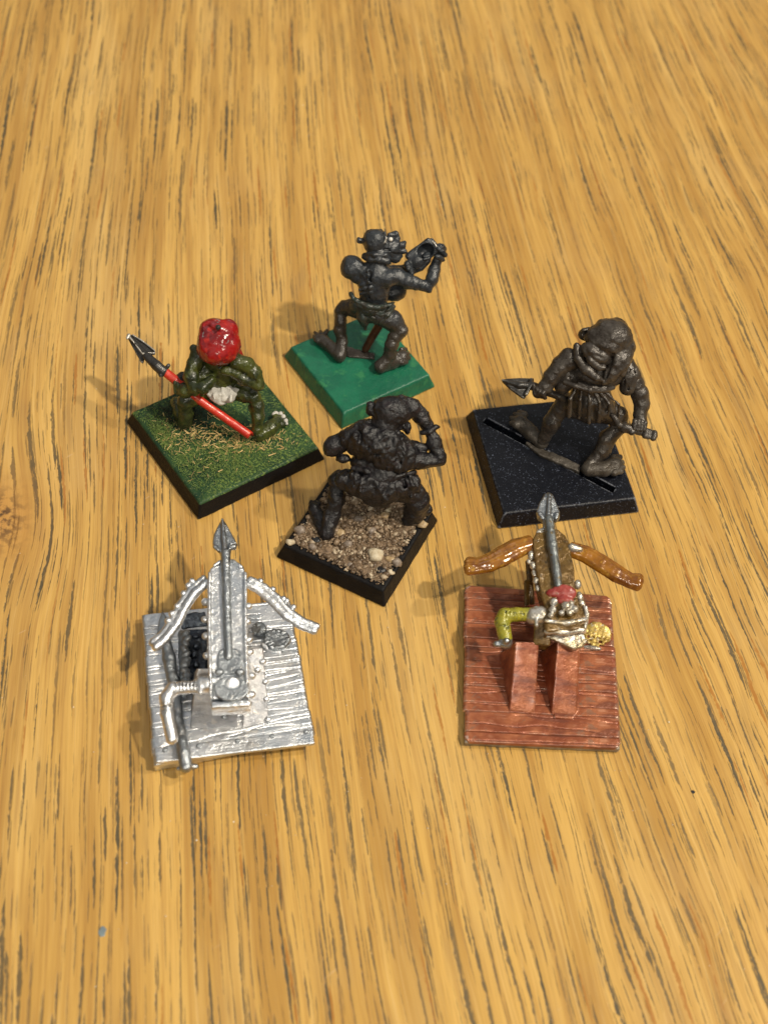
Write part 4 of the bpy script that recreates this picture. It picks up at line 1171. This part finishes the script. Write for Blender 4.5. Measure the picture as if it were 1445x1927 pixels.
    c.poly(P3([(632, 1000), (660, 985), (735, 985), (780, 1010), (792, 1075), (785, 1140), (740, 1165), (640, 1165), (612, 1120), (618, 1030)]), .07, .02)
    for k in range(4):
        c.chain([(640, 1030+k*30, Z(1030), 6, 2), (668, 1012+k*30, Z(1030), 6, 2)], .01, sub=True)
        c.chain([(768, 1030+k*30, Z(1030), 6, 2), (725, 1012+k*30, Z(1030), 6, 2)], .01, sub=True)
    w_ = c.rough(.006, 9).mesh(.014); fl = part('fletching', (w_[0]+[0, 0, .035], w_[1]), M_STEEL_DK, bolt)
    for x, y in ((630, 1146), (770, 1146)):
        c = Clay(v); c.ell(x, y, Z(y)+.04, 34, 27, 22, 0, 10); part('peg', c.mesh(.012), M_STEEL_DK, st)
    c = Clay(v)
    c.poly([(710+126*math.cos(a*math.pi/12), 1255-84*math.sin(a*math.pi/12), Z(1255-84*math.sin(a*math.pi/12))+.05) for a in range(24)], .09, .02); c.ell(716, 1215, Z(1220)+.05, 60, 50, 30, 0, 10, k=.008, sub=True)
    part('release_disc', c.mesh(.014), M_STEEL_DK, st)
    c = Clay(v); c.ell(716, 1222, Z(1225)+.03, 52, 46, 14, 0, 0); part('disc_boss', c.mesh(.014), M_STEEL, st)
    # bow arms swept back
    L = [(535, 520, 1.16, 44), (450, 592, 1.12, 47), (382, 690, 1.08, 47), (325, 805, 1.02, 46), (250, 905, .98, 42), (188, 960, .95, 47)]
    a = ridged_arm(v, 'bow_arm', L, M_STEEL, t)
    for x, y, zz in ((436, 518, 1.14), (410, 548, 1.12), (378, 602, 1.10), (335, 690, 1.08), (300, 740, 1.05), (274, 788, 1.03)):
        c = Clay(v); c.ball(x+6, y+6, zz, 24, 6); part('stud', c.mesh(.011), M_STEEL, a)
    Rr = [(838, 530, 1.16, 42), (925, 580, 1.12, 46), (1010, 655, 1.08, 46), (1095, 748, 1.03, 45), (1190, 812, .98, 42), (1285, 848, .95, 42)]
    a = ridged_arm(v, 'bow_arm', Rr, M_STEEL, t)
    for x, y, zz in ((915, 516, 1.14), (1000, 572, 1.10), (1072, 636, 1.07), (1095, 652, 1.06), (1140, 694, 1.03)):
        c = Clay(v); c.ball(x-5, y+8, zz, 23, 6); part('stud', c.mesh(.011), M_STEEL, a)
    # crank
    c = Clay(v)
    c.chain([(505, 1232, 1.0, 58), (545, 1232, 1.0, 62)], .01); c.chain([(500, 1190, 1.0, 16, 40), (500, 1285, 1.0, 16, 40)], .02)
    c.chain([(500, 1245, 1.0, 44), (390, 1250, .98, 44), (312, 1262, .96, 48), (268, 1320, .92, 48), (272, 1430, .84, 44), (305, 1600, .74, 42)], .03)
    for k in range(20):
        if k < 7: x, y = 478-k*24, 1247; c.chain([(x, y-46, .99, 8, 16), (x-6, y, .99, 8, 46), (x-8, y+46, .98, 8, 16)], .012, sub=True)
        else: x, y = 262+(k-7)*3.2, 1310+(k-7)*22; c.chain([(x-46, y+6, .88, 8, 16), (x, y, .88, 8, 46), (x+46, y-6, .88, 8, 16)], .012, sub=True)
    c.rough(.005, 9); part('crank', c.mesh(.0145), M_STEEL, t)
    # spear lying on the planks
    c = Clay(v)
    c.chain([(255, 900, .31, 34), (285, 1050, .33, 44), (308, 1180, .33, 40), (330, 1330, .33, 38), (352, 1480, .34, 38), (375, 1620, .38, 40), (385, 1700, .38, 48), (400, 1790, .36, 42)], .03)
    c.chain([(350, 1805, .33, 16), (470, 1790, .33, 16)], .02)
    c.rough(.012, 7); sp = part('spear', c.mesh(.0145, floor=z-.04), M_STEEL_DK, t)
    c = Clay(v); c.poly([(238, 722, .32), (268, 760, .32), (290, 880, .32), (200, 895, .32), (215, 790, .32)], .07, .02)
    part('spear_head', c.mesh(.0145, floor=z-.04), M_STEEL_DK, sp)
    # lashings between spear and mast
    c = Clay(v)
    rg = random.Random(2)
    for k in range(12):
        y = 880+k*36; x = 400+10*math.sin(k*1.7)
        c.ell(x, y, .42, 34, 24, 28, rg.uniform(-40, 40), k=.02)
    c.chain([(370, 880, .36, 24), (390, 1300, .36, 24)], .02)
    c.rough(.014, 10); part('rope_lashing', c.mesh(.0145, floor=z-.03), M_STEEL_DK, t)
    c = Clay(v)
    c.poly([(345, 880, .30), (400, 850, .30), (545, 850, .30), (545, 1190, .30), (360, 1200, .30)], .08, .02)  # dark frame beside the stock, shade put into its colour
    c.box(455, 790, .28, 85, 50, 12, 8, 8)  # added slab; its dark colour stands for the shadow on the planks
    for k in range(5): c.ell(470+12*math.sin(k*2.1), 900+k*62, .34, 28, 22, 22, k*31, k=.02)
    c.rough(.016, 8).rough(.008, 18); part('shaded_frame_plate', c.mesh(.0145, floor=z-.04), M_FRAME_SHADE, t)
    # coiled rope on the planks
    def coil(x, y, r, th, mat, zz, tx=1.0, nm='rope_coil'):
        c = Clay(v); n = 14
        for rad in (r, r*.58):
            for k in range(n):
                a0, a1 = 2*math.pi*k/n, 2*math.pi*(k+1)/n
                c.chain([(x+rad*math.cos(a0), y+rad*.8*math.sin(a0), zz, th), (x+rad*math.cos(a1), y+rad*.8*math.sin(a1), zz, th)], .008)
                c.chain([(x+(rad-th*.8)*math.cos(a0), y+(rad-th*.8)*.8*math.sin(a0), zz, 5, th), (x+(rad+th*.8)*math.cos(a0+.15), y+(rad+th*.8)*.8*math.sin(a0+.15), zz, 5, th)], .008, sub=True)
        c.ell(x, y, zz-.01, r*.4, r*.3, th)
        c.rough(.010, 9).rough(.006, 20); return part(nm, c.mesh(.014, floor=z-.04), mat, t)
    coil(1022, 925, 70, 24, M_STEEL_DK, z+.05); coil(900, 850, 34, 20, M_STEEL_DK, z+.09)
    c = Clay(v); c.ell(985, 985, z+.02, 80, 34, 20, -25); c.rough(.01, 12); part('rope_end', c.mesh(.0145, floor=z-.03), M_STEEL, t)
silver_thrower()

def copper_thrower():
    v = View(840, 900, .2802)
    z = .18
    px = [(873, 1395), (1169, 1408), (1149, 1121), (874, 1100)]
    t = root('bolt_thrower', at(1020, 1260, 0)[:2], 'painted bolt thrower with amber arms and yellow-green crank, on copper red planks', 'bolt thrower', 'miniature bolt throwers')
    side = paint('worn_base_edge', (.22, .17, .12), (.34, .29, .23), scale=5, rough=.4, metal=.3, bump=.6, edge=(.75, .70, .62), edge_at=(.53, .60))
    plank_slab(t, px, z, plank_cuts(12, 8), M_COPPER, side, 9, corner=.05)
    # two ramp-like cheeks, their left sides upright
    c = Clay(v)
    hull(c, [(420, 1565, z), (592, 1580, z), (350, 1185, z), (600, 1150, z), (462, 1100, .84), (618, 1100, .84), (430, 1500, .28), (598, 1510, .28)])
    c.rough(.006, 6); part('cheek', c.mesh(.0145, floor=z-.04), M_COPPER, t)
    c = Clay(v)
    hull(c, [(704, 1588, z), (868, 1600, z), (622, 1180, z), (895, 1170, z), (744, 1080, .88), (892, 1080, .80), (712, 1520, .29), (880, 1500, .27)])
    c.rough(.006, 6); part('cheek', c.mesh(.0145, floor=z-.04), M_COPPER, t)
    c = Clay(v); c.poly([(740, 1300, z+.03), (885, 1290, z+.03), (892, 1560, z+.03), (850, 1615, z+.03), (720, 1605, z+.03)], .06, .015); c.rough(.006, 8)
    part('foot_plate', c.mesh(.0145, floor=z-.03), M_COPPER, t)
    c = Clay(v); c.box(640, 1045, .80, 58, 80, 70, -4, 16); c.box(740, 960, .82, 110, 110, 90, 0, 20); c.chain([(625, 1110, .62, 40), (650, 1120, .6, 36)], .02)
    c.rough(.010, 7); part('mast', c.mesh(.0145), M_BRONZE, t)
    c = Clay(v); c.poly([(522, 685, .70), (556, 675, .70), (560, 850, .60), (524, 860, .60)], .06, .012); c.box(560, 700, .6, 22, 150, 40, 4, 10)
    part('rear_shield', c.mesh(.0145), M_BRONZE, t)
    # stock
    Z = lambda y: 1.12+.20*(1100-y)/750
    P3 = lambda l: [(x, y, Z(y)) for x, y in l]
    c = Clay(v)
    c.poly(P3([(578, 420), (600, 362), (650, 336), (745, 340), (800, 380), (832, 450), (858, 620), (872, 760), (915, 900), (690, 930), (640, 800), (606, 640), (586, 520)]), .30, .03)
    for k in range(5): c.chain([(618+k*9, 430+k*15, Z(500), 4, 2), (655+k*9, 760, Z(760), 4, 2)], .01, sub=True)
    for k in range(5): c.chain([(740+k*15, 400+k*12, Z(420), 4, 2), (778+k*14, 700, Z(700), 4, 2)], .01, sub=True)
    c.rough(.008, 5).rough(.005, 18)
    st = part('stock', c.mesh(.0145), M_BRONZE, t)
    c = Clay(v); c.poly(P3([(600, 350), (640, 322), (700, 316), (760, 345), (765, 362), (600, 372)]), .12, .03); c.rough(.01, 10)
    part('front_plate', c.mesh(.0145), M_PALE, st)
    for x, y, r in ((555, 445, 24), (562, 520, 30), (548, 560, 20), (580, 590, 26), (590, 640, 24), (600, 690, 24), (612, 740, 22), (880, 715, 28), (892, 790, 30), (905, 840, 26), (540, 465, 18)):
        c = Clay(v); c.ell(x, y, Z(y)-.08, r*.8, r*1.15, r*.8, x % 40); c.rough(.018, 8); part('stud', c.mesh(.011), M_PALE, st)
    # rear block with pale stepped ridges
    c = Clay(v)
    c.poly(P3([(660, 850), (920, 840), (940, 930), (930, 1010), (668, 1030), (655, 950)]), .34, .03)
    c.rough(.014, 6).rough(.006, 16); rb = part('rear_block', c.mesh(.0145), M_BRONZE, t)
    c = Clay(v)
    c.chain([(665, 958, 1.12, 16, 34), (800, 975, 1.10, 18, 34), (930, 945, 1.12, 16, 34)], .02)
    c.chain([(672, 1030, 1.02, 20, 34), (800, 1035, 1.0, 22, 34), (915, 1020, 1.02, 20, 34)], .02)
    c.poly([(665, 1045, .98), (915, 1030, .98), (950, 1095, .92), (905, 1140, .88), (850, 1152, .88), (790, 1120, .90), (670, 1070, .94)], .12, .03, k=.03)
    c.chain([(930, 870, 1.16, 15, 20), (940, 920, 1.12, 15, 20), (925, 1030, 1.0, 14, 20)], .02)
    c.rough(.012, 8).rough(.006, 20)
    part('stepped_ridge', c.mesh(.0145), M_PALE, rb)
    c = Clay(v)
    for x, y, r in ((720, 830, 28), (715, 880, 26), (800, 858, 36), (835, 840, 22), (700, 920, 20), (860, 880, 26), (770, 905, 24), (825, 905, 22)):
        c.ball(x, y, Z(y)+.05, r, 10, k=.03)
    c.rough(.012, 9); part('trigger_lump', c.mesh(.014), M_PALE, rb)
    c = Clay(v); c.ell(785, 768, Z(775)+.01, 86, 54, 26, -8, 6, k=.04); c.ell(705, 775, Z(770), 40, 34, 16, 0, 4); c.ell(790, 825, Z(825), 60, 30, 22, 0, 6); c.rough(.016, 6).rough(.006, 16)
    part('paint_blob', c.mesh(.0145), M_GUNK, rb, label='blob of pinkish red paint')
    # bolt
    c = Clay(v); c.chain([(685, 275, Z(275), 32, 20), (708, 450, Z(450), 35, 22), (748, 715, Z(715), 30, 20)], .01); c.rough(.008, 7)
    mt = paint('scuffed_grey_steel', (.30, .33, .34), (.20, .22, .22), (.22, .15, .06), scale=5, rough=.32, metal=.8, bump=.5, edge=(.7, .7, .68), edge_at=(.54, .62), coat=.3)
    bolt = part('bolt', c.mesh(.0145), mt, t)
    zt = 1.36; c = Clay(v)
    c.poly([(690, 88, zt), (716, 108, zt), (740, 165, zt), (762, 220, zt), (760, 262, zt), (738, 286, zt), (715, 276, zt), (716, 320, zt), (650, 330, zt), (646, 280, zt), (616, 262, zt), (602, 222, zt), (622, 160, zt), (660, 100, zt)], .09, .035, k=.02)
    c.chain([(690, 110, zt, 8, 6), (682, 270, zt, 20, 10)], .03); c.chain([(625, 240, zt, 18, 6), (645, 268, zt, 14, 6)], .02); c.chain([(740, 245, zt, 18, 8), (735, 268, zt, 14, 8)], .02)
    c.rough(.008, 7); part('bolt_head', c.mesh(.014), M_STEEL_DK, bolt)
    # bow arms
    ridged_arm(v, 'bow_arm', [(560, 440, 1.18, 58), (470, 470, 1.16, 66), (370, 525, 1.13, 68), (290, 565, 1.10, 62), (205, 588, 1.07, 54), (150, 588, 1.06, 62)], M_AMBER, t, ((-.55, .46, 0), (-.15, .56, .15), (.30, .52, .1), (.62, .38, -.1)))
    ridged_arm(v, 'bow_arm', [(840, 480, 1.18, 50), (930, 510, 1.16, 56), (1040, 575, 1.12, 60), (1140, 640, 1.08, 58), (1235, 690, 1.05, 52), (1285, 700, 1.04, 60)], M_AMBER, t, ((-.55, .46, 0), (-.15, .56, .15), (.30, .52, .1), (.62, .38, -.1)))
    c = Clay(v); c.chain([(838, 465, 1.2, 28, 36), (895, 478, 1.19, 20, 42)], .02); c.rough(.01, 8); part('arm_socket', c.mesh(.014), M_PALE, t)
    # crank
    c = Clay(v); c.chain([(585, 925, 1.05, 58), (630, 920, 1.06, 62)], .01); c.chain([(600, 870, 1.05, 14, 40), (604, 985, 1.05, 14, 40)], .02); c.rough(.01, 8)
    cr = part('crank_collar', c.mesh(.0145), M_PALE, t)
    c = Clay(v)
    c.chain([(590, 915, 1.04, 45), (470, 912, 1.02, 46), (392, 922, 1.0, 50), (372, 965, .96, 50), (395, 1075, .88, 46)], .03)
    for k in range(8): x = 570-k*24; c.chain([(x, 868, 1.03, 4, 20), (x-6, 914, 1.02, 4, 48), (x-2, 962, 1.0, 4, 20)], .01, sub=True)
    for k in range(5): y = 965+k*24; c.chain([(322+k*5, y+6, .94, 4, 20), (378+k*4, y, .94, 4, 50), (430+k*3, y-8, .92, 4, 20)], .01, sub=True)
    c.rough(.006, 8); arm = part('crank', c.mesh(.0145), M_YELLOWGREEN, t)
    c = Clay(v); c.chain([(396, 1092, .86, 47), (398, 1105, .85, 44)], .01); c.chain([(370, 1115, .84, 24), (335, 1112, .84, 22)], .02); c.ball(404, 1092, .88, 22, 40); c.rough(.006, 9)
    part('crank_tip', c.mesh(.014), M_STEEL_DK, arm)
    # gold rosette
    c = Clay(v); rg = random.Random(5)
    c.ell(1008, 1055, z, 98, 92, 16, 0)
    for rad, n in ((84, 15), (54, 11), (26, 6)):
        for k in range(n):
            a0 = 2*math.pi*k/n+rad; a1 = a0+2*math.pi/n*.9
            c.chain([(1008+rad*math.cos(a0), 1048+rad*.92*math.sin(a0), z+.022, 10), (1008+(rad-14)*math.cos(a1), 1048+(rad-14)*.92*math.sin(a1), z+.026, 8)], .006)
    c.rough(.008, 10).rough(.006, 24)
    part('rope_coil', c.mesh(.013, floor=z-.04), M_GOLD, t, label='round rope coil painted gold')
    c = Clay(v); c.ell(975, 1140, z+.01, 62, 18, 16, -8); c.rough(.01, 12); part('bare_metal_patch', c.mesh(.014, floor=z-.03), M_PALE, t)
copper_thrower()

# ================================================================== marks on the table
def mark(name, x, y, r, ry, mat, label, cat, seed):
    q = at(x, y, 0); n = 20; bm = bmesh.new(); rg = random.Random(seed)
    top = [bm.verts.new((r*.8*math.cos(a)*s, ry*.8*math.sin(a)*s, .006)) for a, s in ((2*math.pi*k/n, rg.uniform(.85, 1.15)) for k in range(n))]
    low = [bm.verts.new((t_.co.x*1.25, t_.co.y*1.25, .0005)) for t_ in top]
    bm.faces.new(top)
    for i in range(n): bm.faces.new([low[i], low[(i+1) % n], top[(i+1) % n], top[i]])
    me = bpy.data.meshes.new(name); bm.to_mesh(me); bm.free(); me.materials.append(mat)
    o = bpy.data.objects.new(name, me); COL.objects.link(o); o.location = (q[0], q[1], 0); o['label'] = label; o['category'] = cat
mark('paint_drip', 193, 1753, .052, .075, paint('blue_grey_paint', (.17, .21, .23), (.20, .25, .26), rough=.4, bump=0), 'small blue grey dried paint drop on the wood at the lower left', 'paint drop', 1)
mark('paint_drip', 1303, 1490, .034, .026, paint('black_speck', (.012, .012, .014), (.02, .02, .02), rough=.4, bump=0), 'tiny black dot on the wood to the right of the copper base', 'paint drop', 2)
def crumbs():
    rg = random.Random(21); V = []; Fc = []
    pts = [(568, 625), (1085, 1062), (1181, 1184), (1313, 1247), (1219, 1373), (1156, 1450), (1150, 1175), (1240, 1510), (1233, 1088), (912, 1577), (680, 1464), (512, 1667), (556, 1571), (1190, 1525), (735, 1515), (1148, 127), (833, 1655)]
    for x, y in pts+[(rg.uniform(0, 1445), rg.uniform(950, 1927)) for _ in range(40)]:
        q = at(x, y, 0); r = rg.uniform(.008, .018); k = len(V)
        for dx, dy, dz in ((1, 0, 0), (-.5, .8, 0), (-.5, -.8, 0), (0, 0, 1.1)):
            V.append((q[0]+dx*r*rg.uniform(.6, 1.3), q[1]+dy*r*rg.uniform(.6, 1.3), dz*r))
        Fc += [(k, k+1, k+3), (k+1, k+2, k+3), (k+2, k, k+3)]
    part('crumbs', (V, Fc), paint('pale_crumb', (.75, .68, .55), (.6, .5, .36), rough=.5, bump=0), None, 'pale crumbs and dust scattered on the table', 'stuff', smooth=False)
crumbs()
